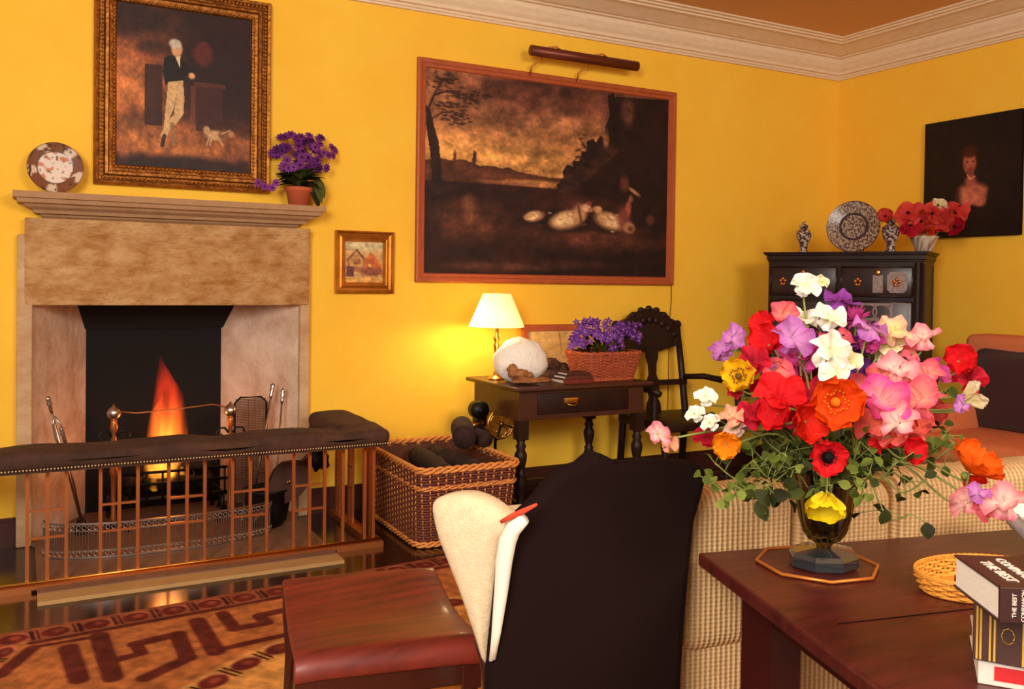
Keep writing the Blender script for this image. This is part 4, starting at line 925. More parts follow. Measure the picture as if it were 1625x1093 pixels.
while nbl < 100:
    u, v = rr.uniform(905, 1016), rr.uniform(507, 556)
    q = abs((u-960)/56)
    if q > 1 or v < 507+8*q**4 or (v > 543 and rr.random() < .75): continue
    nbl += 1
    hgt = (556-v)/50; y = fc[1]-.15+.2*max(0, hgt-.35)*rr.uniform(.7, 1.2); p_ = at(u, v, Y=y)
    bb = MB(); daisy(bb, p_, nrm([(u-960)/120-.2, -.9, .25+hgt*.4]), .024+.006*rr.random(), rr.choice([(128, 66, 168), (112, 54, 156), (146, 84, 182), (100, 46, 140)]), (190, 150, 200), 5, rr); bb.build('blossom', m_petal, fb)

# ================================================================== carved oak armchair
cxl, cxr, cyb = -2.13, -1.585, -.2
oc = thing('carved_armchair', 'carved dark oak armchair with pierced crest and splat against the yellow wall', 'chair', ((cxl+cxr)/2, -.4, 0))
def post(x, lean=.0):
    b = MB(); b.tube([(x, cyb+.06-.02, .0), (x, cyb, .45), (x+lean, cyb+.05, .75), (x+lean, cyb+.1, 1.02)], [.022, .024, .022, .02], 8); b.ball((x+lean, cyb+.1, 1.035), .03, 10, (1, .8, 1)); b.build('rear_post', m_oak, oc)
post(cxl+.02); post(cxr-.02)
b = MB(); n = 30; th = .03; zc0 = .86
pts = []
for i in range(n+1):
    t = i/n; x = cxl+.01+(cxr-cxl-.02)*t; z = 1.0+.135*math.sin(PI*t)**.8+.012*abs(math.sin(PI*t*6)); pts.append((x, cyb+.075, z))
low = [(cxr-.03, cyb+.055, .9), (cxr-.1, cyb+.055, .885), ((cxl+cxr)/2+.07, cyb+.055, .86), ((cxl+cxr)/2-.07, cyb+.055, .86), (cxl+.1, cyb+.055, .885), (cxl+.03, cyb+.055, .9)]
b.prism(pts+low, (0, th, 0))
for i in range(9):
    t = (i+.5)/9; x = cxl+.04+(cxr-cxl-.08)*t; z = .95+.12*math.sin(PI*t); b.ball((x, cyb+.07, z), .026, 10, (1, .6, 1), .3, i); 
for i in range(7):
    t = (i+.5)/7; x = cxl+.05+(cxr-cxl-.1)*t; z = 1.0+.135*math.sin(PI*t)**.8; b.ball((x, cyb+.085, z+.008), .026, 10, (1, .6, .8))
b.build('crest_rail', m_oak, oc, label='carved arched crest rail')
b = MB(); sx = (cxl+cxr)/2
sp = [(.055, .46), (.05, .52), (.03, .56), (.045, .62), (.04, .68), (.025, .71), (.03, .78), (.045, .82), (.05, .88)]
b.prism([(sx+w_, cyb+.0+.09*(z-.45), z) for w_, z in sp]+[(sx-w_, cyb+.09*(z-.45), z) for w_, z in reversed(sp)], (0, .02, 0)); b.build('splat', m_oak, oc)
b = MB(); b.box((cxl+.01, cyb-.002, .64), (cxr-.01, cyb+.03, .675)); b.build('cross_rail', m_oak, oc)
b = MB(); b.rbox((sx, -.43, .445), ((cxr-cxl)/2+.01, .25, .028), .012, 2, 3); b.build('seat', m_oak, oc)
for x, s_ in ((cxl, -1), (cxr, 1)):
    b = MB(); b.tube([(x+s_*-.02, cyb+.01, .69), (x+s_*.05, -.3, .70), (x+s_*.09, -.45, .685), (x+s_*.07, -.62, .67), (x+s_*.05, -.67, .65)], [.018, .02, .022, .024, .02], 8); b.build('armrest', m_oak, oc)
    MB().lathe([(.018, .46), (.026, .5), (.016, .54), (.022, .6), (.016, .64), (.02, .665)], (x+s_*.055, -.62, 0), 12).build('arm_support', m_oak, oc)
    MB().lathe([(.024, 0), (.028, .04), (.016, .07), (.02, .15), (.03, .22), (.018, .27), (.028, .33), (.018, .36), (.026, .42)], (x-s_*.03, -.62, 0), 12).build('front_leg', m_oak, oc)
b = MB(); b.tube([(cxl+.03, -.62, .13), (cxr-.03, -.62, .13)], .016, 8); b.tube([(cxl+.03, -.62, .1), (cxl+.03, -.16, .1)], .014, 8); b.tube([(cxr-.03, -.62, .1), (cxr-.03, -.16, .1)], .014, 8); b.build('stretcher', m_oakr, oc)

# ================================================================== cabinet across the corner
cd = nrm([.479, -.878, 0]); cn = nrm([.878, .479, 0])
cL = at(1211, 403, D=6.0); cL[2] = 0; CW, CD_, CZ = 1.01, .42, 1.527
def cb(u, v, z): return cL+cd*u+cn*v+np.array([0, 0, z])
Mc = frame(cL, cd, cn, (0, 0, 1))
cab = thing('cabinet', 'dark oak cabinet with ivory inlaid panels standing across the room corner', 'cabinet', cL+cd*.5+cn*.2)
b = MB(); b.M = Mc; ov = .03
for (e, z0, z1) in ((0, CZ-.012, CZ), (.008, CZ-.022, CZ-.012), (.018, CZ-.05, CZ-.022), (.024, CZ-.062, CZ-.05)): b.box((e, e, z0), (CW-e, CD_+.02, z1))
b.build('cornice', m_oak, cab, bevel=.003)
b = MB(); b.M = Mc; b.box((ov, ov, .04), (CW-ov, CD_, CZ-.062)); b.box((ov-.01, ov-.01, 0), (CW-ov+.01, CD_, .09)); b.box((ov-.006, ov-.008, .66), (CW-ov+.006, CD_, .70)); b.build('body', m_oak, cab, bevel=.002)
m_panel = mat('cabinet_panel', (50, 26, 20), .3, noise=(14, (30, 16, 14), .8))
def drawer(u0, u1, z0, z1, nm='drawer'):
    b = MB(); b.M = Mc; b.box((u0, ov-.014, z0), (u1, ov, z1), .003); 
    for (a, c) in (((u0, z0), (u1, z0)), ((u0, z1), (u1, z1)), ((u0, z0), (u0, z1)), ((u1, z0), (u1, z1))): b.tube([(a[0], ov-.016, a[1]), (c[0], ov-.016, c[1])], .006, 5)
    return b.build(nm, m_panel, cab)
def pull(par, u, z, s_=.02):
    b = MB(); b.M = Mc
    for k in range(5): a = k*2*PI/5+.3; b.ball((u+s_*.6*math.cos(a), ov-.02, z+s_*.7*math.sin(a)), s_*.42, 7, (1, .4, 1))
    b.tube([(u-s_*.6, ov-.024, z), (u-s_*.4, ov-.036, z-s_*.8), (u+s_*.4, ov-.036, z-s_*.8), (u+s_*.6, ov-.024, z)], .003, 5); b.build('drop_handle', m_dbrass, par)
m1 = .47
d1 = drawer(.05, m1, 1.25, 1.43); pull(d1, .13, 1.335, .026); pull(d1, .38, 1.335, .026)
b = MB(); b.M = Mc; b.ball((.26, ov-.02, 1.39), .02, 8, (1, .3, 1)); b.ball((.26, ov-.022, 1.40), .012, 8, (1, .5, 1)); b.build('escutcheon', m_dbrass, d1)
d2 = drawer(m1+.03, CW-.09, 1.25, 1.43); pull(d2, .60, 1.335, .026); pull(d2, .83, 1.335, .026)
b = MB(); b.M = Mc; b.ball((.72, ov-.02, 1.395), .02, 8, (.8, .3, 1)); b.build('escutcheon', m_brass, d2)
b = MB(); b.M = Mc; b.box((.69, ov-.017, 1.27), (.75, ov-.013, 1.38)); 
oct_ = [(.775, 1.29), (.795, 1.27), (.87, 1.27), (.89, 1.29), (.89, 1.38), (.87, 1.4), (.795, 1.4), (.775, 1.38)]
b.prism([(x, ov-.013, z) for x, z in oct_], (0, -.005, 0)); b.build('ivory_panel', m_ivory, d2)
dd = drawer(m1+.03, CW-.09, .74, 1.215, 'door'); de = drawer(.05, m1, .74, 1.215, 'door')
b = MB(); b.M = Mc
b.box((.6, ov-.018, 1.19), (.8, ov-.013, 1.205)); b.box((.6, ov-.018, 1.095), (.8, ov-.013, 1.11)); b.box((.795, ov-.018, 1.095), (.81, ov-.013, 1.205))
for (uc, k) in ((.665, 0), (.745, 1)):
    R1 = .04; o_ = [(uc+(R1+.012)*math.cos(a), ov-.016, 1.15+(R1+.008)*math.sin(a)*(.9 if k else 1)) for a in np.linspace(0, 2*PI, 20, endpoint=False)]; b.tube(o_, .006, 5, closed=True)
b.box((.79, ov-.018, .8), (.8, ov-.013, 1.1)); b.box((.84, ov-.018, .8), (.845, ov-.013, 1.205)); b.box((.8, ov-.018, 1.205), (.9, ov-.013, 1.212)); b.box((.895, ov-.018, .8), (.9, ov-.013, 1.212))
b.tube([(.66, ov-.016, 1.06), (.72, ov-.016, 1.0), (.78, ov-.016, 1.06), (.72, ov-.016, 1.12)], .006, 5, closed=True); b.build('ivory_inlay', m_ivory, dd)
d3 = drawer(.05, CW-.09, .45, .64); d4 = drawer(.05, CW-.09, .14, .42)
for (u, z, q) in ((.25, .545, d3), (.75, .545, d3), (.25, .28, d4), (.75, .28, d4)): pull(q, u, z)
b = MB(); b.M = Mc
for u in (CW-.075, CW-.045, CW-.035): b.tube([(u, ov-.005, .1), (u, ov-.005, CZ-.07)], .007, 6)
for v in (ov+.03, CD_-.05):
    for v2 in (v,): b.box((CW-ov, v2, .12), (CW-ov+.006, v2+.02, CZ-.08))
b.build('pilaster', m_oak, cab)
# china on the cabinet
m_bw = mat('blue_white_porcelain', (206, 186, 166), .22); nt = m_bw.node_tree; tcn = nt.nodes.new('ShaderNodeTexCoord'); nz = nt.nodes.new('ShaderNodeTexNoise'); nz.inputs['Scale'].default_value = 58; nz.inputs['Detail'].default_value = 3
cr1 = nt.nodes.new('ShaderNodeValToRGB'); cr1.color_ramp.interpolation = 'LINEAR'; e = cr1.color_ramp.elements; e[0].position = .43; e[0].color = (*lin((190, 166, 146)), 1); e[1].position = .50; e[1].color = (*lin((70, 46, 56)), 1)
nt.links.new(tcn.outputs['Object'], nz.inputs['Vector']); nt.links.new(nz.outputs[0], cr1.inputs[0]); nt.links.new(cr1.outputs[0], nt.nodes['Principled BSDF'].inputs['Base Color'])
def bw(p):
    n1 = mnoise.noise(Vector((p[0]*48, p[1]*48, p[2]*48))); n2 = mnoise.noise(Vector((p[0]*90+4, p[1]*90, p[2]*90)))
    return lin((206, 182, 160)) if n1+.5*n2 > .05 else lin((66, 50, 62))
def jar(px, py, hpx, lb):
    p = at(px, py, D=1.0); 
    t_ = (CZ-CAM[2])/(p-CAM)[2]; 
    # stand it on the cabinet top, a little behind the front edge
    d_ = ray(px, py); A_ = np.array([[d_[0], -cd[0]], [d_[1], -cd[1]]]); q0 = (cL+cn*.14-CAM)[:2]; s_ = np.linalg.solve(A_, q0); c = CAM+d_*s_[0]; c[2] = CZ; H = hpx/FPX*s_[0]
    t = thing('ginger_jar', lb, 'jar', c, 'lidded jars on the cabinet')
    pr = [(.13, 0), (.14, .02), (.11, .1), (.13, .25), (.2, .42), (.235, .55), (.22, .66), (.13, .73), (.1, .75), (.1, .78)]
    k = H*1.0
    b = MB(); b.lathe([(r*k, z*k) for r, z in pr], c, 32); b.build('body', m_bw, t)
    b = MB(); b.lathe([(r*k, z*k) for r, z in [(.105, .775), (.14, .79), (.13, .86), (.06, .9), (.035, .92), (.06, .96), (.04, .99), (.001, 1.0)]], c, 24); b.build('lid', m_bw, t)
    return c
jar(1275, 399, 50, 'small lidded blue and white jar at the left end of the cabinet top'); jar(1413, 396, 59, 'lidded blue and white jar between the big charger and the red anemones')
# charger standing on edge
d_ = ray(1354, 397); s_ = np.linalg.solve(np.array([[d_[0], -cd[0]], [d_[1], -cd[1]]]), (cL+cn*.2-CAM)[:2]); c = CAM+d_*s_[0]; R_ = 41/FPX*s_[0]; c[2] = CZ+R_*math.cos(.12)+.003
pw = thing('charger_plate', 'big round blue and white charger with floral centre standing upright on the cabinet', 'plate', (c[0], c[1], CZ))
b = MB(); nr, nt = 54, 180; vs = []; fs = []; cs = []
for i in range(nr+1):
    rr_ = R_*i/nr
    for j in range(nt):
        a = 2*PI*j/nt; x, y = rr_*math.cos(a), rr_*math.sin(a); dep = .02*max(0, (rr_/R_-.55)/.45); q = c+cd*x-cn*(dep-y*math.sin(.12))+np.array([0, 0, y*math.cos(.12)]); vs.append(tuple(q))
        n1 = mnoise.noise(Vector((x*75, y*75, 2))); n2 = mnoise.noise(Vector((x*150, y*150, 9))); rq = rr_/R_
        lt, dk = (178, 152, 126), (82, 58, 60)
        if .46 < rq < .54 or rq > .965: k = (54, 38, 44)
        elif rq <= .46: k = dk if n1+.7*n2 > -.04 else lt
        else: k = dk if (abs(math.sin(a*5)) < .16 or n1+.9*n2 > .03) else lt
        cs.append(lin(k))
for i in range(nr):
    for j in range(nt): l = (j+1) % nt; fs.append((i*nt+j, i*nt+l, (i+1)*nt+l, (i+1)*nt+j))
b.add(vs, fs, True, cs).build('dish', m_porc, pw)
b = MB(); q = c-np.array([0, 0, c[2]-CZ])
for sg in (-.05, .05): b.tube([q+cd*sg-cn*.03+np.array([0, 0, .012]), q+cd*sg-cn*.012+np.array([0, 0, .004]), q+cd*sg+cn*.06+np.array([0, 0, .004]), q+cd*sg+cn*.03+np.array([0, 0, .14])], .004, 6)
b.build('plate_stand', m_oak, pw)
# bowl of red anemones
d_ = ray(1466, 392); s_ = np.linalg.solve(np.array([[d_[0], -cd[0]], [d_[1], -cd[1]]]), (cL+cn*.2-CAM)[:2]); bc = CAM+d_*s_[0]; bc[2] = CZ; Db = s_[0]
bo = thing('flower_bowl', 'pale patterned porcelain bowl holding red anemones on the cabinet right end', 'bowl', bc)
b = MB(); b.lathe([(.045, 0), (.05, .006), (.06, .04), (.082, .085), (.09, .1), (.086, .1), (.06, .05), (.001, .03)], bc, 28, colf=lambda p: lin((196, 178, 158)) if mnoise.noise(Vector(p)*60) > -.1 else lin((130, 100, 90))); b.build('bowl', m_porc, bo)

# ================================================================== salmon sofa by the right wall
sf = thing('salmon_sofa', 'salmon pink upholstered sofa against the right-hand wall', 'sofa', (-.5, -2.2, 0))
def soft(c, h, r, nm, m, par, k=4, mm=6, dfm=None, **kw):
    b = MB(); b.rbox(c, h, r, k, mm, dfm); return b.build(nm, m, par, **kw)
y0, y1 = -3.1, -1.495
soft((-.27, (y0+y1)/2+.035, .62), (.12, (y1-y0)/2+.095, .405), .05, 'back', m_salmon, sf)
soft((-.66, (y0+y1)/2, .2), (.42, (y1-y0)/2, .15), .03, 'base', m_salmon, sf)
soft((-.72, (y0+y1)/2, .41), (.36, (y1-y0)/2-.05, .08), .06, 'seat_cushion', m_salmon, sf)
soft((-.62, y1-.02, .36), (.42, .075, .27), .07, 'armrest', m_salmon, sf); soft((-.62, y0+.02, .36), (.42, .075, .27), .07, 'armrest', m_salmon, sf)
for x in (-1.0, -.25):
    for y in (y0+.1, y1-.1): MB().tube([(x, y, 0), (x, y, .06)], [.018, .024], 8).build('leg', m_oak, sf)
def pillow(q):
    return (q[0]*(1-.0), q[1], q[2])
b = MB(); hx, hy, hz = .085, .25, .225
def pil(q):
    y, z = q[1]/hy, q[2]/hz; f = max(.15, (1-abs(y)**3.2)*(1-abs(z)**3.2)); e = 1+.06*(abs(y)*abs(z)); return (q[0]*f, q[1]*(1+.05*abs(z)**2*0)*(1-.05*(1-abs(z))*0)*e, q[2]*e)
b.rbox((0, 0, 0), (hx, hy, hz), .06, 3, 8, pil)
th = .2; b2 = MB(); b2.M = Matrix.Translation(Vector((-.5, -1.76, .72))) @ Matrix.Rotation(th, 4, 'Y'); b2.add(b.v, b.f, True)
tag(b2.build('cushion', m_cushion), 'dark plum velvet cushion propped on the salmon sofa', 'cushion')

# ================================================================== rug
RO = np.array([-5.80, -1.262]); ru = nrm([.996, .088]); rv = np.array([ru[1], -ru[0]]); RW, RH = 3.2, 3.3
def r2(p): d = np.array(p[:2])-RO; return (float(d@ru)/RW, float(d@rv)/RH)
def rpx(x, y): return r2(at(x, y, Z=.012))
p = Paint(430, 444, (168, 100, 56)); p.rect(0, 0, 1, 1, (150, 82, 52)); 
tan, drk, bead, hi = (178, 108, 60), (98, 42, 34), (104, 40, 34), (190, 116, 82)
p.rect(.06, .04, .94, .96, tan)
def beads(path, step, wd, dark=bead):
    P = np.array(path); D_ = np.concatenate([[0], np.cumsum(np.linalg.norm(np.diff(P, axis=0), axis=1))]); s_ = step/2
    while s_ < D_[-1]:
        x, y = np.interp(s_, D_, P[:, 0]), np.interp(s_, D_, P[:, 1]); x2, y2 = np.interp(s_+.02, D_, P[:, 0]), np.interp(s_+.02, D_, P[:, 1]); a = math.atan2(y2-y, x2-x)
        p.ell(x/RW, y/RH, step*.38/RW, wd*.46/RH, hi, .12, 1, a); p.ell((x-.003)/RW, (y+.003)/RH, step*.355/RW, wd*.41/RH, dark, .25, 1, a); p.ell((x+.006)/RW, (y-.004)/RH, step*.14/RW, wd*.16/RH, (150, 74, 54), .8, .8, a)
        for k in (-.035, .035):
            xm, ym = x+math.cos(a)*(step*.5+k*step*2)-0, y+math.sin(a)*(step*.5+k*step*2); nx, ny = -math.sin(a), math.cos(a)
            p.line([((xm-nx*wd*.38)/RW, (ym-ny*wd*.38)/RH), ((xm+nx*wd*.38)/RW, (ym+ny*wd*.38)/RH)], .011/RW, (62, 28, 26))
        s_ += step
beads([(.2, .075), (3.0, .075)], .137, .115)
p.line([(.09, .13/RH), (.95, .13/RH)], .008/RW, (206, 146, 90)); p.line([(.1, .148/RH), (.95, .148/RH)], .036/RW, drk)
# inner oval
oc_c = r2((-4.1, -2.7)); th_ = np.linspace(0, 2*PI, 200)
ov_ = [((oc_c[0]*RW+1.3*math.cos(a)), (oc_c[1]*RH-1.1*math.sin(a))) for a in th_]
p.ell(oc_c[0], oc_c[1], 1.3/RW, 1.1/RH, (206, 146, 90), .01); p.ell(oc_c[0], oc_c[1], 1.288/RW, 1.088/RH, (214, 156, 84), .01)
p.ell(oc_c[0], oc_c[1], 1.2/RW, 1.0/RH, (206, 146, 78), .3)
beads([(oc_c[0]*RW+1.235*math.cos(a), oc_c[1]*RH-1.035*math.sin(a)) for a in th_], .15, .1)
ST = [([(560, 522), (640, 760)], .05), ([(1110, 440), (1215, 615)], .05), ([(1215, 605), (1600, 520)], .03), ([(765, 570), (1000, 515), (1058, 650), (820, 760)], .045), ([(765, 570), (800, 622), (670, 655)], .035),
      ([(1250, 400), (1320, 485), (1500, 452), (1455, 412), (1620, 375)], .04), ([(180, 590), (540, 530)], .02), ([(390, 590), (450, 770)], .05), ([(190, 592), (5, 745)], .04), ([(-60, 620), (-160, 740)], .04)]
for pts, wd in ST: p.line([rpx(x/3.533, 860+y/3.533) for x, y in pts], wd*1.3/RW, drk, soft=.3)
beads([tuple(np.array(rpx(20, 1022))*np.array([RW, RH])), tuple(np.array(rpx(-60, 1110))*np.array([RW, RH]))], .137, .07)
p.noise(12, .16, 3); p.noise(90, .3, 2)
rug = thing('rug', 'tan woven rug with brown Greek key border and bead pattern on the dark floor', 'rug', (RO[0], RO[1], 0))
m_rug = mat('rug_wool', None, .95, vcol=True, bump=(260, .5), spec=.1)
o3 = lambda q, z: np.array([q[0], q[1], z])
p.mesh('pile', o3(RO, .011), o3(ru*RW, 0), o3(rv*RH, 0), m_rug, rug)
b = MB(); c4 = [RO, RO+ru*RW, RO+ru*RW+rv*RH, RO+rv*RH]; b.prism([o3(q, .001) for q in c4], (0, 0, .0095)); b.build('backing', mat('rug_edge', (140, 84, 56), .95), rug)

# ================================================================== mahogany stool
se, sn = nrm([.98, -.2, 0]), nrm([.2, .98, 0]); sc0 = np.array([-4.667, -2.645, 0]); hw, hd, zt0 = .226, .31, .43
st = thing('stool', 'mahogany stool with dished saddle seat standing on the rug before the fireplace', 'stool', sc0)
Ms = frame(sc0, se, sn, (0, 0, 1))
prof = []
for i in range(25):
    t = -1+2*i/24; z = zt0-.028*math.cos(t*PI/2)**1.2; prof.append((t*(hd-.045), z))
near = [(-(hd-.045)-.045*math.sin(a), zt0-.045+.045*math.cos(a)) for a in np.linspace(.2, PI*.62, 8)]
far = [((hd-.045)+.03*math.sin(a), zt0-.03+.03*math.cos(a)) for a in np.linspace(.2, PI*.5, 5)]
top = list(reversed(near))+prof+far
th2 = []
bot = [(y*.985, z-.03) for y, z in reversed(prof)]
poly = [(-hw, y, z) for y, z in top+bot]
b = MB(); b.M = Ms; vs = []; fs = []; n = len(top)
for k in range(9):
    u = -1+k/4; 
    for (y, z) in top: vs.append((hw*u-0*y, y, z-.004*abs(u)**6))
for k in range(8):
    for i in range(n-1): fs.append((k*n+i, k*n+i+1, (k+1)*n+i+1, (k+1)*n+i))
b.add(vs, fs, True); so2 = b.build('seat', m_maho, st); sm = so2.modifiers.new('solid', 'SOLIDIFY'); sm.thickness = .022; sm.offset = -1
sm2 = so2.modifiers.new('bv', 'BEVEL'); sm2.width = .005; sm2.segments = 2
b = MB(); b.M = Ms
for sx in (-1, 1): b.prism([(sx*(hw-.028), -hd+.03, zt0-.075), (sx*(hw-.028), hd-.04, zt0-.07), (sx*(hw-.028), hd-.04, zt0-.03), (sx*(hw-.028), .1, zt0-.056), (sx*(hw-.028), -.1, zt0-.056), (sx*(hw-.028), -hd+.04, zt0-.035)], (-sx*.02, 0, 0))
b.box((-hw+.03, -hd+.012, zt0-.115), (hw-.03, -hd+.035, zt0-.035)); b.box((-hw+.03, hd-.05, zt0-.09), (hw-.03, hd-.03, zt0-.03)); b.build('apron', m_mahod, st, bevel=.004)
for sx in (-1, 1):
    for sy in (-1, 1):
        b = MB(); b.M = Ms; x = sx*(hw-.026); y = sy*(hd-.035)
        b.prism([(x-.024, y-.024, zt0-.036), (x+.024, y-.024, zt0-.036), (x+.024, y+.024, zt0-.036), (x-.024, y+.024, zt0-.036)], (0, 0, -.09)); b.tube([(x, y, zt0-.12), (x, y, .2), (x+sx*.01, y+sy*.012, .012)], [.024, .018, .014], 4); b.build('leg', m_mahod, st, bevel=.003)
for sy in (-1, 1): b = MB(); b.M = Ms; b.box((-hw+.03, sy*(hd-.035)-.01, .13), (hw-.03, sy*(hd-.035)+.01, .155)); b.build('stretcher', m_mahod, st)

# ================================================================== low armchair seen from behind
ag = nrm([.2, .98, 0]); ar = nrm([.98, -.2, 0]); AP = CAM+ray(845, 820)*1.75
ac = thing('wing_chair', 'low chair with black camel-shaped back and cream side wing, back turned, beside the stool', 'chair', (AP[0]+.1, AP[1]+.2, 0))
outl = [(777, 1075), (783, 1000), (790, 900), (797, 855), (805, 840), (825, 818), (845, 800), (862, 778), (880, 757), (900, 744), (920, 738), (935, 725), (950, 720), (965, 725), (985, 735), (1020, 733), (1060, 732), (1100, 734), (1122, 742), (1126, 756), (1119, 785), (1106, 830), (1101, 880), (1096, 930), (1090, 1000), (1085, 1075)]
P2 = [on_plane(x, y, AP, ag) for x, y in outl]
lo = P2[-1]+np.array([0, 0, .16-P2[-1][2]]); lo2 = P2[0]+np.array([0, 0, .16-P2[0][2]])
b = MB(); b.prism([p_ for p_ in P2]+[lo, lo2], ag*.055); b.build('back', m_velvet, ac, bevel=.018, label='black camel-backed outer back')
wn = nrm([.819, .574, 0]); AW = AP-ar*.012
wo = [(695, 803), (697, 792), (706, 785), (722, 781), (742, 780), (762, 784), (782, 793), (800, 806), (822, 824), (812, 842), (803, 860), (797, 900), (790, 960), (783, 1010), (779, 1050), (766, 1012), (745, 950), (722, 890), (704, 843)]
P3 = [on_plane(x, y, AW, wn) for x, y in wo]
cen = sum(P3)/len(P3)
# puffed wing: rings from outline inwards
b = MB(); vs = []; fs = []; n = len(P3); RR = [(1.0, 0), (1.0, .018), (.93, .03), (.75, .036), (.4, .038)]
def dense(P, m=4):
    out = []
    for i in range(len(P)):
        p0, p1, p2, p3 = P[i-1], P[i], P[(i+1) % len(P)], P[(i+2) % len(P)]
        for k in range(m): t = k/m; out.append(.5*((2*p1)+(-p0+p2)*t+(2*p0-5*p1+4*p2-p3)*t*t+(-p0+3*p1-3*p2+p3)*t**3))
    return out
PD = dense(P3); n = len(PD)
for side in (-1, 1):
    for s_, d_ in RR:
        for q in PD: vs.append(tuple(cen+(q-cen)*s_+wn*d_*side))
    vs.append(tuple(cen+wn*.038*side))
K = len(RR)*n+1
for sd in (0, 1):
    for k in range(len(RR)-1):
        for i in range(n): j = (i+1) % n; fs.append((sd*K+k*n+i, sd*K+k*n+j, sd*K+(k+1)*n+j, sd*K+(k+1)*n+i))
    for i in range(n): fs.append((sd*K+(len(RR)-1)*n+i, sd*K+(len(RR)-1)*n+(i+1) % n, sd*K+K-1))
b.add(vs, fs, True); b.build('wing', m_cream, ac)
b = MB(); pp = [on_plane(x, y, AW-wn*.045, wn) for x, y in ((832, 822), (815, 838), (806, 856), (800, 890), (795, 940), (788, 1000), (782, 1045))]; b.tube(pp, [.012, .016, .018, .017, .014, .010, .006], 8)
pp = [on_plane(x, y, AW-wn*.05, wn) for x, y in ((818, 836), (806, 850), (801, 870), (797, 900), (790, 960), (783, 1010), (779, 1048))]; b.tube(pp, .004, 6); b.build('piping', m_white, ac, label='white corded edge between wing and back')
b = MB(); b.tube([on_plane(x, y, AW-wn*.052, wn) for x, y in ((795, 828), (812, 819), (830, 811), (852, 800))], [.004, .006, .006, .003], 6); b.build('red_piping', mat('red_orange_piping', (206, 64, 34), .8), ac, label='orange-red piping of the seat cushion showing over the wing')
b = MB(); b.tube([on_plane(x, y, AW+wn*.015, wn) for x, y in ((757, 1012), (766, 1035), (772, 1060), (775, 1085), (776, 1120))], [.008, .011, .012, .013, .014], 8); b.build('arm_support', m_mahod, ac)
# seat, right side and legs (mostly hidden)
def A3(u, v, z): q = AP+ar*u+ag*v; return (q[0], q[1], z)
Ma = frame((AP[0], AP[1], 0), ar, ag, (0, 0, 1)); b = MB(); b.M = Ma; b.rbox((.15, .22, .28), (.165, .165, .075), .04, 3, 4); b.build('seat', m_cream, ac)
b = MB(); b.M = Ma; b.rbox((.295, .17, .55), (.02, .115, .2), .018, 3, 3); b.build('wing', m_cream, ac)
b = MB(); b.M = Ma; b.rbox((.13, .085, .6), (.17, .03, .25), .025, 3, 4); b.build('inner_back', m_cream, ac)
for u in (-.03, .29):
    for v in (.03, .36): MB().tube([A3(u, v, .22), A3(u, v, .11), A3(u+(.01 if u > 0 else -.01), v, .012)], [.02, .018, .012], 8).build('leg', m_mahod, ac)

# ================================================================== ribbed sofa behind the long table
e1 = nrm([.976, -.2179, 0]); n1_ = np.array([.2179, .976, 0]); TL_ = at(1107, 876, Z=.75); SA = TL_+n1_*.07; SA[2] = 0
Mr = frame(SA, e1, n1_, (0, 0, 1))
rs = thing('ribbed_sofa', 'cream ribbed sofa with its back to the mahogany table, beyond the big vase', 'sofa', SA+e1*.7+n1_*.4)
def rpart(nm, c, h, r, dfm=None, m=m_rib, k=4, mm=8):
    b = MB(); b.M = Mr; b.rbox(c, h, r, k, mm, dfm); return b.build(nm, m, rs)
rpart('back_frame', (.72, .09, .34), (.715, .065, .33), .03)
def lean1(q): q = np.array(q); q[2] += .075*q[0]+(.012*math.cos(q[0]*7) if q[2] > 0 else 0); q[0] += .02*(q[2] < 0)*0; return q
def crown(q): q = np.array(q); q[2] += .014*math.cos(q[0]/.16*1.2) if q[2] > 0 else 0; q[1] -= .012*math.cos(q[0]*6)*(q[1] < 0); return q
rpart('back_cushion', (.145, .065, .675), (.142, .06, .172), .045, lean1)
rpart('back_cushion', (.415, .07, .68), (.128, .06, .165), .045, crown)
rpart('back_cushion', (.99, .075, .69), (.443, .065, .18), .05, lambda q: (q[0], q[1], q[2]+(.03*q[0]+.01 if q[2] > 0 else 0)))
rpart('seat_cushion', (.75, .46, .42), (.6, .3, .08), .05); rpart('base', (.72, .48, .2), (.7, .33, .14), .03)
rpart('armrest', (.08, .5, .35), (.07, .32, .27), .06); rpart('armrest', (1.36, .5, .35), (.07, .32, .27), .06)
for u in (.06, 1.38):
    for v in (.12, .78): b = MB(); b.M = Mr; b.tube([(u, v, .012), (u, v, .07)], .022, 8); b.build('foot', m_oak, rs)

# ================================================================== mahogany table in front
tl = TL_.copy(); nl = at(1367, 1070, Z=.75); dirl = nrm(nl-tl); nl = tl+dirl*.86; tr_ = tl+e1*1.55; nr_ = nl+e1*1.55
TB = thing('mahogany_table', 'reddish mahogany table with thick planked top holding the vase and the books', 'table', (tl+nr_)/2*np.array([1, 1, 0]))
def tz(q, z): return (q[0], q[1], z)
b = MB(); b.prism([tz(q, .722) for q in (tl, tr_, nr_, nl)], (0, 0, .028)); top_ = b.build('tabletop', m_table, TB, bevel=.006)
b = MB(); q0 = at(1200, 1025, Z=.7503); 
jl = [at(1345, 988, Z=.7505), at(1640, 955, Z=.7505)]; dj = nrm(jl[1]-jl[0]); b.tube([jl[0]-dj*.02, jl[1]+dj*.4], .0012, 4); b.build('plank_joint', m_velvet, top_)
def inset(a, e): return tl+e1*a+dirl*e
b = MB()
for (p0, p1) in ((inset(.11, .1), inset(1.44, .1)), (inset(.11, .1), inset(.11, .75)), (inset(1.44, .1), inset(1.44, .75)), (inset(.11, .75), inset(1.44, .75))):
    d = nrm(p1-p0); s_ = np.array([-d[1], d[0], 0])*.012; b.prism([tz(p0-s_, .64), tz(p1-s_, .64), tz(p1+s_, .64), tz(p0+s_, .64)], (0, 0, .082))
b.build('apron', m_mahod, TB)
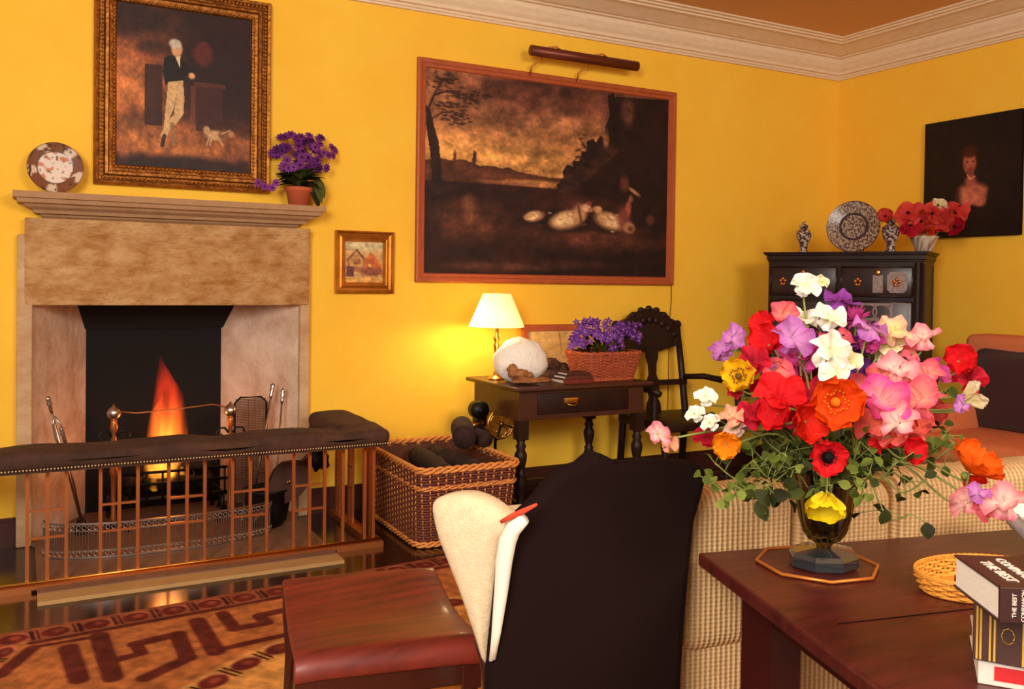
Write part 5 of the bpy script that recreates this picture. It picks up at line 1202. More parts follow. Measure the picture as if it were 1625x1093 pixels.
for (a, e) in ((.115, .11), (1.43, .11), (.115, .74), (1.43, .74)):
    c = inset(a, e); b = MB(); b.lathe([(.03, .012), (.034, .05), (.026, .08), (.034, .2), (.042, .34), (.03, .4), (.04, .43), (.04, .46)], (c[0], c[1], 0), 14); b.box((c[0]-.04, c[1]-.04, .46), (c[0]+.04, c[1]+.04, .722)); b.build('leg', m_mahod, TB)

# octagonal tray
vc = at(1311, 893, Z=.755); ty = thing('octagonal_tray', 'small octagonal wooden tray with gilt edge beneath the glass vase', 'tray', (vc[0], vc[1], .75))
tcx, tcy = -4.118, -3.677
def octg(r, z, a0=math.radians(-123)): return [(tcx+r*math.cos(a0+.0+k*PI/4), tcy+r*math.sin(a0+k*PI/4), z) for k in range(8)]
a0 = math.atan2(-3.699-tcy, -4.234-tcx)
b = MB(); b.prism(octg(.113, .7505, a0), (0, 0, .0035)); b.build('board', m_table, ty)
b = MB(); b.tube(octg(.117, .7545, a0), .0035, 6, closed=True); b.build('gilt_edge', mat('tray_gilt', (206, 120, 48), .35, .5), ty)

# vase
vx, vy = tcx+.001, tcy-.016; VZ = .7545
va = thing('glass_vase', 'dark fluted glass vase on a chunky faceted foot, holding the big bouquet', 'vase', (vx, vy, VZ))
b = MB(); a1 = a0+.39
def fr_(r, z, k_=8): return [(vx+r*math.cos(a1+k*PI/4)*(1.12 if True else 1), vy+r*math.sin(a1+k*PI/4), z) for k in range(8)]
vs = []
for r, z in ((.058, VZ), (.063, VZ+.004), (.064, VZ+.022), (.058, VZ+.03), (.03, VZ+.034), (.014, VZ+.036)): vs += fr_(r, z)
fs = [tuple(reversed(range(8)))]+[(8*k+i, 8*k+(i+1) % 8, 8*k+8+(i+1) % 8, 8*k+8+i) for k in range(5) for i in range(8)]+[tuple(40+i for i in range(8))]
b.add(vs, fs, False); b.build('foot', m_glassb, va, label='chunky faceted dark glass foot')
b = MB(); outp = [(.013, .036), (.016, .044), (.03, .052), (.041, .068), (.049, .095), (.054, .125), (.058, .155), (.064, .185), (.068, .193)]
inn = [(.064, .193), (.058, .18), (.052, .15), (.048, .12), (.042, .09), (.03, .066), (.012, .056), (.0005, .055)]
b.lathe(outp+inn, (vx, vy, VZ), 96, .035, 12); b.build('body', m_glass, va, label='fluted glass body')

# ---- flowers
fr2 = random.Random(21)
def petal(b, o, d, nn, L, Wd, ci, co, cup=.3, ruf=.08, seed=0, nu=5, nv=7, base=.15, k_=3):
    d = nrm(d); s = nrm(np.cross(d, nn)); u = np.cross(s, d); vs = []; fs = []; cs = []
    ci = np.array(lin(ci)); co_ = np.array(lin(co))
    for i in range(nu+1):
        t = i/nu; w = Wd*(base+(1-base)*math.sin(min(1, t*1.12)*PI/2))*(1 if t < .75 else math.sqrt(max(.05, 1-((t-.75)/.27)**2)))
        for j in range(nv+1):
            x = -1+2*j/nv; lt = t*(1-.16*abs(x)**2.2*t); up = cup*L*(t*t)*.6+cup*L*.35*x*x*t+ruf*L*t*t*math.sin(x*k_*2.3+seed*1.7)+ruf*.3*L*t*t*math.cos(x*6+seed)
            vs.append(tuple(np.array(o)+d*L*lt+s*w*x*.5+u*up)); m_ = t**1.1; v_ = .9+.16*mnoise.noise(Vector((x*2+seed, t*3, seed))); cs.append(tuple(np.clip((ci*(1-m_)+co_*m_)*v_, 0, 1)))
    for i in range(nu):
        for j in range(nv): a = i*(nv+1)+j; fs.append((a, a+1, a+nv+2, a+nv+1))
    b.add(vs, fs, True, cs)
def basis(n_, roll):
    n_ = nrm(n_); a = nrm(np.cross([0, 0, 1], n_)) if abs(n_[2]) < .95 else np.array([1., 0, 0]); u = np.cross(n_, a); c, s = math.cos(roll), math.sin(roll); return n_, a*c+u*s, u*c-a*s
def fan(b, o, u, n_, r, ang, ci, co, cup, ruf, seed, notch=.14, nr=6, na=18, k_=3):
    n_ = nrm(n_); u = nrm(np.array(u)-n_*float(np.dot(u, n_))); a = np.cross(u, n_); ci = np.array(lin(ci)); co_ = np.array(lin(co)); vs = []; fs = []; cs = []
    for i in range(nr+1):
        t = i/nr
        for j in range(na+1):
            th = -ang+2*ang*j/na; R = r*t*(1-notch*math.exp(-(th/.22)**2)*t+.05*math.sin(5*th+seed)*t)
            up = cup*r*t*t+ruf*r*t**2.5*(math.sin(k_*th+seed)+.55*math.sin(2.3*k_*th+seed*2))
            vs.append(tuple(np.array(o)+(u*math.cos(th)+a*math.sin(th))*R+n_*up)); v_ = .92+.2*mnoise.noise(Vector((th*2.5+seed, t*2, seed))); m_ = t**1.4; cs.append(tuple(np.clip((ci*(1-m_)+co_*m_)*v_, 0, 1)))
    for i in range(nr):
        for j in range(na): q = i*(na+1)+j; fs.append((q, q+1, q+na+2, q+na+1))
    b.add(vs, fs, True, cs)
def pea(b, o, n_, r, col, roll=0, seed=0):
    ci, co_ = col; n_, a, u = basis(n_, roll)
    fan(b, o-u*r*.25-n_*r*.05, u+n_*.12, n_, r*1.2, 1.85, ci, co_, .08, .2, seed, .16, 8, 26, 4.3)
    for sg in (-1, 1): fan(b, o-u*r*.28+n_*r*.1+a*sg*r*.06, -u*.15+a*sg*.75, n_*.8+a*sg*.55-u*.2, r*.85, 1.45, ci, tuple(min(255, q*1.08+6) for q in co_), -.34, .2, seed+sg*4, .05, 6, 16, 3.7)
    fan(b, o-u*r*.25+n_*r*.18, -u*.8, n_, r*.6, 1.35, ci, co_, .45, .22, seed+9, .1, 5, 12, 4)
def poppy(b, o, n_, r, col, roll=0, seed=0, open_=.45, n=6):
    n_, a, u = basis(n_, roll); ci, co_ = col
    for lay in (0, 1):
        for k in range(n//2+(n % 2 and lay)):
            th = 2*PI*(k/(n/2))+lay*PI/(n/2)+.3; d = (a*math.cos(th)+u*math.sin(th)); petal(b, o-n_*r*.15, d+n_*(open_*.5+.1*lay), n_, r*(1.08-.08*lay), r*1.35, ci, co_, open_*(1+.2*lay), .09, seed+k+lay*4, 6, 9, .3)
def bell(b, o, n_, r, col, roll=0, seed=0, n=4):
    n_, a, u = basis(n_, roll); ci, co_ = col
    for k in range(n): th = 2*PI*k/n+.4; d = n_*1.0+(a*math.cos(th)+u*math.sin(th))*.45; petal(b, o-n_*r*.6, d, a*math.cos(th)+u*math.sin(th), r*1.5, r*1.15, ci, co_, .22, .08, seed+k, 6, 7, .35)
C_ = dict(white=((236, 236, 190), (255, 250, 240)), cream=((226, 214, 140), (248, 232, 196)), blush=((232, 190, 150), (244, 196, 190)), pink=((250, 208, 190), (238, 124, 142)), rose=((246, 150, 130), (236, 84, 112)), coral=((238, 112, 84), (236, 92, 92)),
          red=((206, 20, 30), (234, 30, 34)), scarlet=((224, 40, 20), (240, 44, 24)), crimson=((150, 16, 34), (206, 30, 54)), magenta=((176, 50, 110), (196, 66, 140)), lilac=((214, 150, 200), (184, 98, 180)), purple=((130, 50, 130), (142, 66, 164)), violet=((84, 36, 100), (110, 52, 134)),
          orange=((238, 110, 20), (246, 100, 18)), orangered=((232, 60, 18), (246, 88, 18)), yellow=((236, 160, 20), (248, 200, 24)), amber=((232, 120, 16), (248, 158, 22)), lemon=((240, 220, 60), (252, 220, 10)), salmonp=((240, 190, 150), (238, 150, 120)), pmag=((250, 150, 140), (232, 60, 150)), darkred=((110, 16, 26), (176, 24, 36)), pcream=((240, 216, 140), (244, 176, 150)))
root = np.array([vx, vy, VZ+.075])
GRN = (128, 134, 62); GRN2 = (92, 100, 46)
def stempts(end, back, jit):
    a = root+np.array([jit[0]*.02, jit[1]*.02, -.005]); d = end-a; hd_ = nrm([d[0], d[1], 0]) if np.hypot(d[0], d[1]) > 1e-3 else np.array([0, 0, 0]); rim = np.array([vx, vy, VZ+.19])+hd_*min(.042, np.hypot(d[0], d[1])*.4)
    e = end-back; P = [a]; m1_ = rim; m2_ = rim+(e-rim)*.45+np.array([0, 0, .05])
    Q = [a, m1_, m2_, e, end]
    out = []
    for i in range(len(Q)-1):
        p0 = Q[max(0, i-1)]; p1 = Q[i]; p2 = Q[i+1]; p3 = Q[min(len(Q)-1, i+2)]
        for k in range(5): t = k/5; out.append(.5*((2*p1)+(-p0+p2)*t+(2*p0-5*p1+4*p2-p3)*t*t+(-p0+3*p1-3*p2+p3)*t**3))
    out.append(end); return out
m_stem = mat('green_stem', (122, 128, 58), .6)
def flower(kind, blooms, D, lb, col, face=None, roll=0, opn=.45, stem_r=.0022, centre=None, group=None):
    pts = [at(x, y, D=D+.02*((i*37) % 3-1)) for i, (x, y, r) in enumerate(blooms)]
    cat = kind.replace('_', ' '); t = thing(kind, lb, cat, root, group or (cat+'s in the glass vase'))
    cc_ = np.array([vx, vy, .98])
    first = pts[0]
    for i, ((x, y, r), p_) in enumerate(zip(blooms, pts)):
        R = r*(1.06 if x < 1135 or y < 480 else 1.24)/FPX*D; cl_ = col[i % len(col)] if isinstance(col, (list, tuple)) and isinstance(col[0], str) else col
        out = nrm(p_-cc_); tocam = nrm(CAM-p_); n_ = nrm(out*.55+tocam*.9+np.array([fr2.uniform(-.75, .75), fr2.uniform(-.5, .5), fr2.uniform(-.25, .7)])) if face is None else nrm(face)
        rl = roll+fr2.uniform(-.7, .7) if kind == 'sweet_pea' else roll
        b = MB(); sd = fr2.random()*20
        if kind == 'sweet_pea': pea(b, p_, n_, R, C_[cl_], rl, sd)
        elif cl_ == 'lemon':
            nn, a, u = basis(n_, 0)
            for k in range(5): th = 2*PI*k/5; petal(b, p_-nn*R*.5, nn*.75+(a*math.cos(th)+u*math.sin(th)), a*math.cos(th)+u*math.sin(th)-nn*.6, R*1.25, R*1.5, C_[cl_][0], C_[cl_][1], -.4, .03, k, 7, 8, .35)
        elif kind in ('bellflower', 'tulip'): bell(b, p_, n_, R, C_[cl_], rl, sd)
        else: poppy(b, p_, n_, R, C_[cl_], rl, sd, opn)
        if kind == 'aster':
            b = MB(); nn, a, u = basis(n_, 0)
            for k in range(34): th = k*2.4; d = a*math.cos(th)+u*math.sin(th); rr_ = .4+.6*(k/34); petal(b, p_, d*rr_+nn*(1.1-rr_), nn, R*(.6+.5*rr_), R*.22, C_[cl_][0], C_[cl_][1], .1, .02, k, 3, 2)
        b.build('bloom', m_petal, t)
        if kind == 'anemone' or (kind == 'poppy' and cl_ in ('orangered', 'yellow')):
            cb_ = MB(); nn, a, u = basis(n_, 0); cc2 = centre or (150, 150, 40); cb_.col = lin(cc2); cb_.ball(p_+nn*R*.05, R*(.3 if kind == 'anemone' else .18), 10, (1, 1, 1)); 
            for k in range(22): th = k*2.4; q = p_+nn*R*.12+(a*math.cos(th)+u*math.sin(th))*R*(.3+.1*(k % 2)); cb_.ball(q+nn*R*.05, R*.045, 5)
            cb_.build('stamens', m_petal, t)
        bk_ = n_*R*.6+np.array([0, 0, R*.4]); sb = MB()
        if i == 0: sb.tube(stempts(p_-n_*R*.1, n_*R*.9+np.array([0, 0, R*.5]), (fr2.uniform(-1, 1), fr2.uniform(-1, 1))), stem_r, 6)
        else:
            mid = first*.5+p_*.5-np.array([0, 0, R*.8])-n_*R*.6; e0 = first-nrm(first-root)*R*1.4; sb.tube([e0, mid, p_-n_*R*.3, p_-n_*R*.05], .0016, 5)
        b2 = sb.ball(p_-n_*R*.4, R*.14, 7); sb.build('stem', m_stem, t)
    return t
FL = [
 ('sweet_pea', [(1280, 451, 19), (1304, 446, 10)], 1.80, 'white sweet pea standing highest above the whole bouquet', ('white', 'cream'), (-.5, -.8, .1)),
 ('sweet_pea', [(1334, 474, 23)], 1.84, 'purple sweet pea high up, right of the topmost white bloom', ('purple',), None),
 ('sweet_pea', [(1246, 496, 18)], 1.80, 'coral pink sweet pea at the upper left, touching a white bloom', ('rose',), None),
 ('sweet_pea', [(1271, 503, 20)], 1.83, 'white sweet pea directly right of the upper coral pink one', ('white',), None),
 ('sweet_pea', [(1318, 501, 19)], 1.80, 'cream white ruffled sweet pea beneath the high purple one', ('white',), None),
 ('sweet_pea', [(1262, 533, 24), (1283, 562, 20)], 1.70, 'large lilac sweet pea below the two white upper blooms', ('lilac', 'magenta'), None),
 ('aster', [(1356, 508, 22)], 1.84, 'spiky dark magenta aster at the top middle of the bouquet', ('magenta',), None),
 ('sweet_pea', [(1380, 519, 21), (1382, 542, 14)], 1.74, 'round lilac sweet pea right of the spiky dark aster', ('lilac', 'magenta'), None),
 ('sweet_pea', [(1326, 541, 20)], 1.80, 'dusky magenta pink sweet pea above the ruffled white centre blooms', ('rose',), None),
 ('sweet_pea', [(1418, 521, 20), (1416, 546, 15)], 1.76, 'cream and yellow sweet pea at the upper right of the bouquet', ('pcream', 'cream'), None),
 ('sweet_pea', [(1462, 532, 19), (1444, 553, 17)], 1.76, 'pale pink sweet pea at the right upper shoulder of the bouquet', ('pink', 'rose'), None),
 ('sweet_pea', [(1322, 552, 22), (1341, 566, 20), (1308, 566, 14)], 1.64, 'ruffled pure white sweet pea in the middle of the bouquet', ('white', 'cream', 'white'), None),
 ('sweet_pea', [(1325, 589, 21)], 1.63, 'white sweet pea just above the big orange poppy', ('white',), None),
 ('poppy', [(1212, 517, 20)], 1.78, 'scarlet poppy at the upper left rim of the bouquet', ('red',), None),
 ('poppy', [(1219, 545, 26)], 1.74, 'bright red poppy under the scarlet one at the upper left', ('red',), None),
 ('sweet_pea', [(1166, 534, 17), (1150, 548, 14), (1142, 560, 12)], 1.76, 'lilac sweet pea spray reaching out to the far left against the wall', ('lilac',), None),
 ('poppy', [(1172, 597, 24)], 1.68, 'golden yellow poppy at the left of the bouquet', ('yellow',), (-.75, -.6, .35)),
 ('sweet_pea', [(1197, 569, 19), (1235, 588, 21), (1217, 578, 12)], 1.68, 'magenta edged red sweet pea between yellow poppy and red poppies', ('crimson', 'rose', 'lilac'), None),
 ('poppy', [(1237, 600, 24)], 1.72, 'red poppy in the left heart of the bouquet, behind the pink edged one', ('red',), None),
 ('sweet_pea', [(1240, 622, 28)], 1.62, 'large strong red sweet pea left of the big orange poppy', ('red',), None),
 ('poppy', [(1232, 655, 25)], 1.62, 'red poppy with pointed lower petals, left below the orange poppy', ('red',), None),
 ('sweet_pea', [(1196, 655, 20)], 1.64, 'crimson sweet pea low at the left, next to small pale blooms', ('crimson',), None),
 ('poppy', [(1325, 638, 37)], 1.56, 'big fiery orange poppy in the centre of the bouquet', ('orangered',), (-.52, -.84, .1)),
 ('poppy', [(1281, 668, 30)], 1.60, 'wide scarlet poppy touching the big orange one from the lower left', ('scarlet',), None),
 ('anemone', [(1313, 725, 25)], 1.58, 'red anemone with black centre looking out above the vase rim', ('red',), (-.5, -.85, -.05)),
 ('sweet_pea', [(1121, 628, 15)], 1.68, 'small white sweet pea, uppermost of three at the left', ('white',), None),
 ('sweet_pea', [(1103, 655, 13)], 1.67, 'small white sweet pea, outermost of three at the left', ('white',), None),
 ('sweet_pea', [(1127, 669, 13)], 1.65, 'small white sweet pea, lowest of three at the left', ('white',), None),
 ('sweet_pea', [(1160, 658, 15), (1166, 677, 13), (1180, 670, 9)], 1.64, 'blush pink sweet pea spray inside the three white ones', ('salmonp', 'blush', 'lilac'), None),
 ('sweet_pea', [(1046, 687, 17), (1062, 702, 14)], 1.62, 'pale pink sweet pea stretching farthest left on a long stem', ('pink', 'salmonp'), None),
 ('sweet_pea', [(1122, 690, 18)], 1.74, 'deep crimson sweet pea behind the amber poppy at the left', ('crimson',), None),
 ('poppy', [(1153, 704, 20)], 1.60, 'amber orange poppy at the lower left of the bouquet', ('amber',), (-.7, -.7, -.1)),
 ('sweet_pea', [(1166, 620, 10)], 1.72, 'tiny crimson bud under the yellow poppy', ('crimson',), None),
 ('sweet_pea', [(1425, 583, 22), (1402, 588, 18)], 1.66, 'pink sweet pea with yellow green calyx right of the white centre blooms', ('pink', 'rose'), None),
 ('poppy', [(1447, 601, 24)], 1.74, 'coral poppy at the right heart of the bouquet', ('coral',), None),
 ('sweet_pea', [(1407, 628, 28)], 1.60, 'large pink and magenta sweet pea right of the big orange poppy', ('pmag',), None),
 ('sweet_pea', [(1457, 628, 27)], 1.62, 'coral pink sweet pea with pale throat, right neighbour of the magenta pink one', ('rose',), None),
 ('sweet_pea', [(1389, 668, 24), (1420, 688, 18)], 1.62, 'coral red sweet pea below the pink and magenta one', ('coral', 'coral'), None),
 ('sweet_pea', [(1424, 664, 23)], 1.58, 'coral sweet pea with white edged petal, lower right of centre', ('pink',), None),
 ('poppy', [(1446, 714, 20)], 1.64, 'red poppy low among the leaves, right of the anemone', ('red',), None),
 ('sweet_pea', [(1487, 588, 20)], 1.76, 'magenta sweet pea between the coral poppy and the right crimson blooms', ('magenta',), None),
 ('poppy', [(1521, 572, 22)], 1.80, 'crimson poppy at the far right against the sofa', ('red',), None),
 ('sweet_pea', [(1541, 600, 19), (1534, 557, 10)], 1.82, 'crimson sweet pea at the right edge beside the dark cushion', ('crimson',), None),
 ('tulip', [(1541, 630, 22)], 1.74, 'cream white tulip with ragged petals at the right edge', ('cream',), (.6, -.5, .3)),
 ('sweet_pea', [(1525, 640, 12)], 1.73, 'small lilac sweet pea tucked against the cream white tulip', ('lilac',), None),
 ('poppy', [(1543, 741, 38)], 1.66, 'orange poppy turned sideways at the lower right', ('orange',), (.15, -.55, .8)),
 ('tulip', [(1540, 765, 19)], 1.68, 'scarlet petalled bloom hanging under the orange sideways poppy', ('scarlet',), (.4, -.4, -.5)),
 ('sweet_pea', [(1590, 792, 25), (1569, 806, 17), (1530, 794, 19), (1552, 780, 14)], 1.60, 'pink sweet pea spray at the lower right over the table corner', ('pink', 'rose', 'pink', 'lilac'), None),
 ('tulip', [(1310, 800, 30)], 1.60, 'lemon yellow tulip drooping in front of the glass vase', ('lemon',), (-.55, -.45, -.85)),
 ('sweet_pea', [(1262, 568, 22)], 1.82, 'dark magenta sweet pea hidden under the large lilac one'.replace('hidden', 'shaded'), ('magenta',), None),
 ('sweet_pea', [(1298, 622, 22)], 1.74, 'crimson sweet pea shaded immediately left above the big orange poppy', ('crimson',), None),
 ('sweet_pea', [(1260, 660, 22)], 1.70, 'pinkish red sweet pea between the red poppy with pointed petals and the scarlet one', ('crimson',), None),
 ('sweet_pea', [(1375, 612, 20)], 1.70, 'rose pink sweet pea wedged between white centre blooms and the large magenta pink one', ('rose',), None),
 ('sweet_pea', [(1432, 620, 20)], 1.70, 'salmon sweet pea between the magenta pink and the coral pink blooms', ('coral',), None),
 ('sweet_pea', [(1470, 590, 18)], 1.72, 'salmon sweet pea right of the coral poppy', ('rose',), None),
 ('sweet_pea', [(1452, 672, 22)], 1.70, 'salmon red sweet pea at the lower right inside the bouquet', ('coral',), None),
 ('sweet_pea', [(1396, 700, 14)], 1.66, 'small red sweet pea bud row above the right vase rim', ('red',), None),
 ('sweet_pea', [(1352, 536, 16), (1362, 553, 14)], 1.82, 'dusky purple sweet pea directly under the spiky aster', ('purple', 'violet'), None),
 ('sweet_pea', [(1220, 618, 20)], 1.74, 'crimson sweet pea shaded below the magenta edged red spray', ('crimson',), None),
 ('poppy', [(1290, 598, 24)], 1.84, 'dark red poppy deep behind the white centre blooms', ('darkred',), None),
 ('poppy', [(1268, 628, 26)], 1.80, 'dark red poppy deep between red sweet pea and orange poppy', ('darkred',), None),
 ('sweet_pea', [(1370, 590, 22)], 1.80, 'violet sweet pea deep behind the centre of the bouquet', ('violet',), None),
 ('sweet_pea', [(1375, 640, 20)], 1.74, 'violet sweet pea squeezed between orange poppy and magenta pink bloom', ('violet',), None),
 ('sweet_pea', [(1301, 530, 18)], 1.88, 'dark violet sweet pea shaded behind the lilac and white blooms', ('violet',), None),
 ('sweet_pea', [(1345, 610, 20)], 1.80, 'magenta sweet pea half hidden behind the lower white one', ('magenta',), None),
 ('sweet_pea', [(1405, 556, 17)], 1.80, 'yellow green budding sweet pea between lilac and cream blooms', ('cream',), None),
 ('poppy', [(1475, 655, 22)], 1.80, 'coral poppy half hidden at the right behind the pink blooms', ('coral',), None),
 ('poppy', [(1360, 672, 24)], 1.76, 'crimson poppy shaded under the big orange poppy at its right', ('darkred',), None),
]
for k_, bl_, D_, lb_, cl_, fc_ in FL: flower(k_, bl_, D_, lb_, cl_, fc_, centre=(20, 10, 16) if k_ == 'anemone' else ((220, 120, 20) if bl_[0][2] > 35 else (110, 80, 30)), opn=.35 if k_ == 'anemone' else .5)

# ---- greenery
def sprig(ends, D, lb, nl=9, L=.026, cols=LEAFC, round_=True, seed=0):
    r = random.Random(seed); e = at(*ends, D=D); t = thing('leafy_sprig', lb, 'leafy sprig', root, 'greenery in the glass vase')
    P = stempts(e, (e-root)*.25, (r.uniform(-1, 1), r.uniform(-1, 1))); b = MB(); b.tube(P, .0016, 5)
    lv = MB(); m = len(P)
    for k in range(nl):
        i = m-1-int((k/nl)*m*.55); o = P[i]+np.array([r.uniform(-1, 1), r.uniform(-1, 1), r.uniform(-1, 1)])*.012; o2 = o+np.array([r.uniform(-1, 1), r.uniform(-1, 1), r.uniform(-.7, 1)])*.03
        b.tube([P[i], o2], .0009, 4); nn = nrm(nrm(CAM-o2)+np.array([r.uniform(-.7, .7), r.uniform(-.7, .7), r.uniform(-.3, .9)])); leafshape(lv, o2, (r.uniform(-1, 1), r.uniform(-1, 1), r.uniform(-1, .6)), nn, L*r.uniform(.8, 1.35), L*(.85 if round_ else .4), r.choice(cols), .12, 5)
    b.build('stem', m_stem, t); lv.build('leaves', m_leaf, t); return t
GR = [((1135, 735), 1.62, 'green leafy sprig at the lower left under the amber poppy'), ((1165, 770), 1.60, 'leafy sprig hanging lowest at the left over the sofa back'), ((1128, 765), 1.64, 'leafy sprig nearest the black chair back, left below'), ((1195, 730), 1.62, 'leafy sprig left of the anemone, under the red poppies'), ((1215, 768), 1.60, 'sprig of dark heart shaped leaves over the left sofa cushion'),
      ((1245, 720), 1.66, 'dark leafy sprig just left of the anemone above the rim'), ((1180, 690), 1.66, 'leafy sprig behind the blush and amber flowers at the left'), ((1365, 700), 1.60, 'leafy sprig immediately right of the anemone'), ((1380, 750), 1.58, 'leafy sprig drooping over the right vase rim'), ((1420, 735), 1.60, 'feathery sprig below the low red poppy'),
      ((1470, 760), 1.62, 'dark leafy sprig reaching right towards the sideways orange poppy'), ((1445, 815), 1.62, 'single hanging sprig with the lowest dark leaf, right of the vase'), ((1500, 690), 1.70, 'leafy sprig at the right above the sideways orange poppy'), ((1495, 620), 1.76, 'green sprig beside the cream white tulip'), ((1520, 700), 1.70, 'rounded green leaf sprig before the salmon sofa arm'),
      ((1400, 600), 1.78, 'yellow green sprig between the pink blooms at the right'), ((1380, 565), 1.84, 'dark sprig between lilac and white blooms near the top'), ((1300, 510), 1.86, 'thin dark sprig among the top white blooms'), ((1300, 690), 1.66, 'dark sprig right under the scarlet poppy'), ((1340, 700), 1.70, 'shaded sprig behind the anemone'),
      ((1260, 700), 1.74, 'shaded sprig deep at the left of the rim'), ((1320, 770), 1.60, 'feathery green ruff right below the anemone'), ((1460, 690), 1.74, 'shaded sprig behind the low red poppy'), ((1200, 620), 1.76, 'olive sprig behind the yellow poppy'), ((1290, 745), 1.68, 'dark sprig spilling over the left vase rim'), ((1410, 700), 1.72, 'shaded sprig below the coral sweet peas'), ((1350, 735), 1.66, 'dark sprig spilling over the vase rim below the anemone')]
for i, (e_, D_, lb_) in enumerate(GR): sprig(e_, D_, lb_, 5 if 'hanging sprig' in lb_ else 17, .03 if 'heart' in lb_ or 'hanging sprig' in lb_ else .0205, [(46, 48, 18), (58, 62, 22), (38, 36, 16)] if 'dark' in lb_ or 'shaded' in lb_ else [(70, 80, 26), (92, 104, 38), (58, 62, 24), (116, 124, 50)], 'feathery' not in lb_, 100+i)  # sprigs labelled shaded get darker leaves, their shade put into the colour

# red anemones in the cabinet bowl
AN = [(1405, 343, 10, 'scarlet anemone leaning behind the right jar, leftmost in the cabinet bowl'), (1441, 338, 15, 'red anemone high at the left of the cabinet bowl'), (1462, 352, 16, 'red anemone low in the middle-left of the cabinet bowl'), (1480, 339, 12, 'red anemone top middle of the cabinet bowl'), (1493, 348, 17, 'bright red anemone in the middle of the cabinet bowl'), (1516, 338, 15, 'red anemone at the top right of the cabinet bowl'), (1515, 360, 13, 'dark red anemone lowest right of the cabinet bowl'), (1445, 358, 13, 'dark crimson anemone lowest left of the cabinet bowl'), (1468, 368, 13, 'orange red anemone at the front rim of the cabinet bowl'), (1489, 325, 9, 'cream flower topmost in the cabinet bowl')]
for i, (x, y, r, lb) in enumerate(AN):
    t = thing('anemone', lb, 'anemone', bc, 'flowers in the cabinet bowl'); D_ = Db-.05+.02*(i % 3); p_ = at(x, y, D=D_); n_ = nrm(nrm(CAM-p_)+np.array([.3*math.sin(i*2), .2, .2+.2*math.cos(i)])); R = r/FPX*D_*1.35
    b = MB(); (pea if i % 2 else poppy)(b, p_, n_, R, ((206, 50, 46), (226, 82, 70)) if i not in (6, 7, 8, 9) else (C_['orangered'] if i == 8 else (C_['cream'] if i == 9 else C_['crimson'])), i*.7, i); b.build('bloom', m_petal, t)
    b = MB(); b.col = lin((40, 14, 20)); b.ball(p_+n_*R*.08, R*.13, 8); b.build('centre', m_petal, t)
    MB().tube([p_-n_*R*.1, (p_+bc)/2+np.array([0, 0, .05]), bc+np.array([0, 0, .05])], .003, 5).build('stem', m_stem, t)

# ================================================================== books, bread basket, bowl on the table
def bookbox(name, lb, corner, ang, wl, dl, z0, z1, mc, group, ov=.003, bt=.003):
    sd_ = np.array([math.cos(ang), math.sin(ang), 0]); dp = np.array([-sd_[1], sd_[0], 0])
    c = np.array([corner[0], corner[1], 0]); Mb = frame(c, sd_, dp, (0, 0, 1)); t = thing(name, lb, 'book', (c[0], c[1], z0), group)
    b = MB(); b.M = Mb; b.box((0, 0, z0), (wl, dl, z0+bt)); b.box((0, 0, z1-bt), (wl, dl, z1)); b.box((0, -.004, z0), (wl, .0, z1)); b.build('cover', mc, t, bevel=.0012)
    b = MB(); b.M = Mb; b.box((ov, .0005, z0+bt), (wl-ov, dl-ov, z1-bt)); b.build('pages', m_paper, t); return t, Mb
m_bk = mat('dark_book_jacket', (62, 34, 30), .35, noise=(9, (48, 26, 24), .4)); m_bsp = mat('brown_gilt_leather', (70, 34, 22), .4, noise=(30, (46, 22, 16), .6)); m_bred = mat('red_leather_label', (140, 24, 26), .45); m_bwt = mat('white_jacket_edge', (216, 200, 186), .6); m_let = mat('pale_lettering', (226, 206, 190), .6)
t3, M3 = bookbox('book', 'red book with white border, lowest of the stack at the right corner', at(1552, 1042, Z=.786), math.radians(-52), .26, .18, .7505, .7855, m_bwt, 'stacked books on the mahogany table')
b = MB(); b.M = M3; b.box((.02, -.0052, .7585), (.24, -.0035, .778)); b.build('spine_panel', mat('red_panel', (196, 34, 36), .5), t3)
t2b, M2 = bookbox('book', 'thick brown and red leather volume with gilt bands, middle of the stack', at(1543, 1043, Z=.7865), math.radians(-57), .27, .19, .786, .8645, m_bsp, 'stacked books on the mahogany table', bt=.004)
b = MB(); b.M = M2
for x in (.004, .0085, .02, .0255, .06, .066, .0785, .083, .19, .196): b.box((x, -.0056, .788), (x+.0026, -.004, .8625))
for k in range(8): a = k*PI/4; b.tube([(.043+.008*math.cos(a+u), -.0052, .826+.011*math.sin(a+u)) for u in (0, .8, 1.6)], .0008, 4)
b.build('gilt_tooling', m_gold2, t2b); b = MB(); b.M = M2; b.box((.087, -.005, .787), (.187, -.004, .8635)); b.build('title_label', m_bred, t2b)
t1b, M1 = bookbox('book', 'dark jacketed book with big pale lettering, topmost of the stack', at(1584, 986, Z=.8655), math.radians(-32), .19, .14, .865, .912, m_bk, 'stacked books on the mahogany table')
def onb(Mb, o, x, y): 
    O = Mb @ Vector(o); X = (Mb.to_3x3() @ Vector(x)); Y = (Mb.to_3x3() @ Vector(y)); Z_ = X.cross(Y); return frame(O, X, Y, Z_)
for i, (wd_, s_) in enumerate((('THE BEST', .0075), ('COMPANION', .0068), ('TO', .008))): wtext(wd_, s_, onb(M1, (.018+.0115*i, -.0046, .8885), (0, 0, 1), (-1, 0, 0)), m_let, t1b, 'spine_lettering')
for i, (wd_, s_) in enumerate((('THE BEST', .021), ('COMPANION', .019), ('TO', .03))): wtext(wd_, s_, onb(M1, (.028+.027*i, .065, .9124), (0, -1, 0), (1, 0, 0)), m_let, t1b, 'cover_lettering')
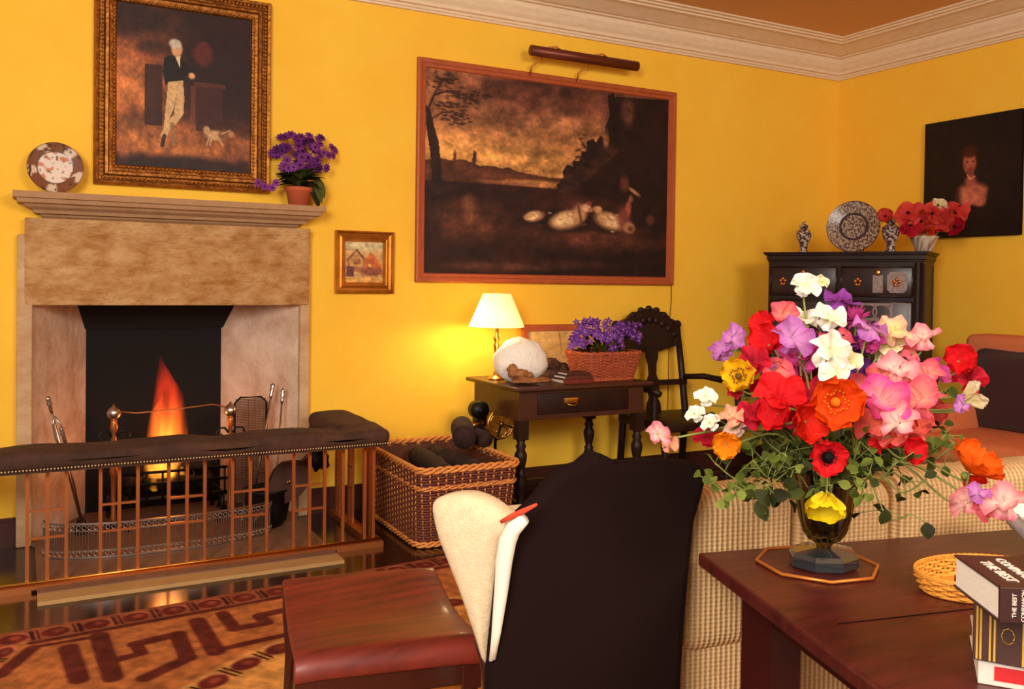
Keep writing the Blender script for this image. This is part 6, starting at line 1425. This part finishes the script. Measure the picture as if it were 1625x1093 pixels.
# bread basket
bbc = at(1558, 936, Z=.75); 
def bloop2(t): return [(bbc[0]+e1[0]*(.115+.012*t)*math.cos(a)-n1_[0]*(.075+.012*t)*math.sin(a)*-1, bbc[1]+e1[1]*(.115+.012*t)*math.cos(a)+n1_[1]*(.075+.012*t)*math.sin(a)) for a in np.linspace(0, 2*PI, 40, endpoint=False)]
tray = thing('bread_basket', 'shallow oval golden wicker basket beside the stack of books', 'basket', (bbc[0], bbc[1], .75))
wv, stk = weave(bloop2, .755, .782, 5, 30, .0035, .0045, .0022); m_straw = mat('golden_straw', (226, 152, 52), .6, noise=(40, (200, 118, 40), .5))
wv.build('woven_sides', m_straw, tray); stk.build('stakes', m_straw, tray)
b = MB(); P = resample(bloop2(1.1), 140)
for s0 in (0, PI*.66, PI*1.33): b.tube([(P[i][0]*(1)+.0, P[i][1], .786+.0025*math.sin(i*.9+s0)) for i in range(140)], .0026, 5, closed=True)
P = resample(bloop2(0), 120); b.tube([(x, y, .7545) for x, y in P], .004, 5, closed=True); b.build('rim', m_straw, tray); MB().prism([(x, y, .7515) for x, y in bloop2(-.1)], (0, 0, .003)).build('bottom', m_straw, tray)
cb2 = np.array([bbc[0]-.06, bbc[1]-.02, 0]); Mx = frame(cb2, nrm([.7, -.71, 0]), nrm([.71, .7, 0]), (0, 0, 1))
t = thing('notebook', 'small red notebook lying in the golden wicker basket', 'notebook', (cb2[0], cb2[1], .757)); b = MB(); b.M = Mx; b.box((-.02, -.03, .757), (.1, .05, .775), .001); b.build('cover', m_bred, t); b = MB(); b.M = Mx; b.box((-.016, -.0315, .760), (.098, -.029, .772)); b.build('pages', m_paper, t)
# white bowl at the right border
wb2 = at(1658, 872, Z=.75); t = thing('white_bowl', 'white porcelain bowl cut off by the right picture edge, behind the books', 'bowl', (wb2[0], wb2[1], .75))
b = MB(); b.lathe([(.032, 0), (.034, .006), (.03, .01), (.05, .025), (.072, .05), (.086, .078), (.083, .078), (.068, .052), (.045, .03), (.001, .018)], (wb2[0], wb2[1], .75), 40, .02, 16); b.build('body', m_porcw, t)
b = MB(); petal(b, wb2+np.array([-.0, 0, .06]), (-1, -.2, .15), (0, 0, 1), .12, .12, (250, 246, 238), (250, 246, 238), .1, .05, 3, 6, 8, .8); petal(b, wb2+np.array([0, 0, .065]), (.6, -.8, .12), (0, 0, 1), .11, .12, (250, 246, 238), (250, 246, 238), .1, .05, 5, 6, 8, .8)
tag(b.build('napkin', m_petal), 'folded white napkin lying in the white bowl at the right edge', 'napkin')
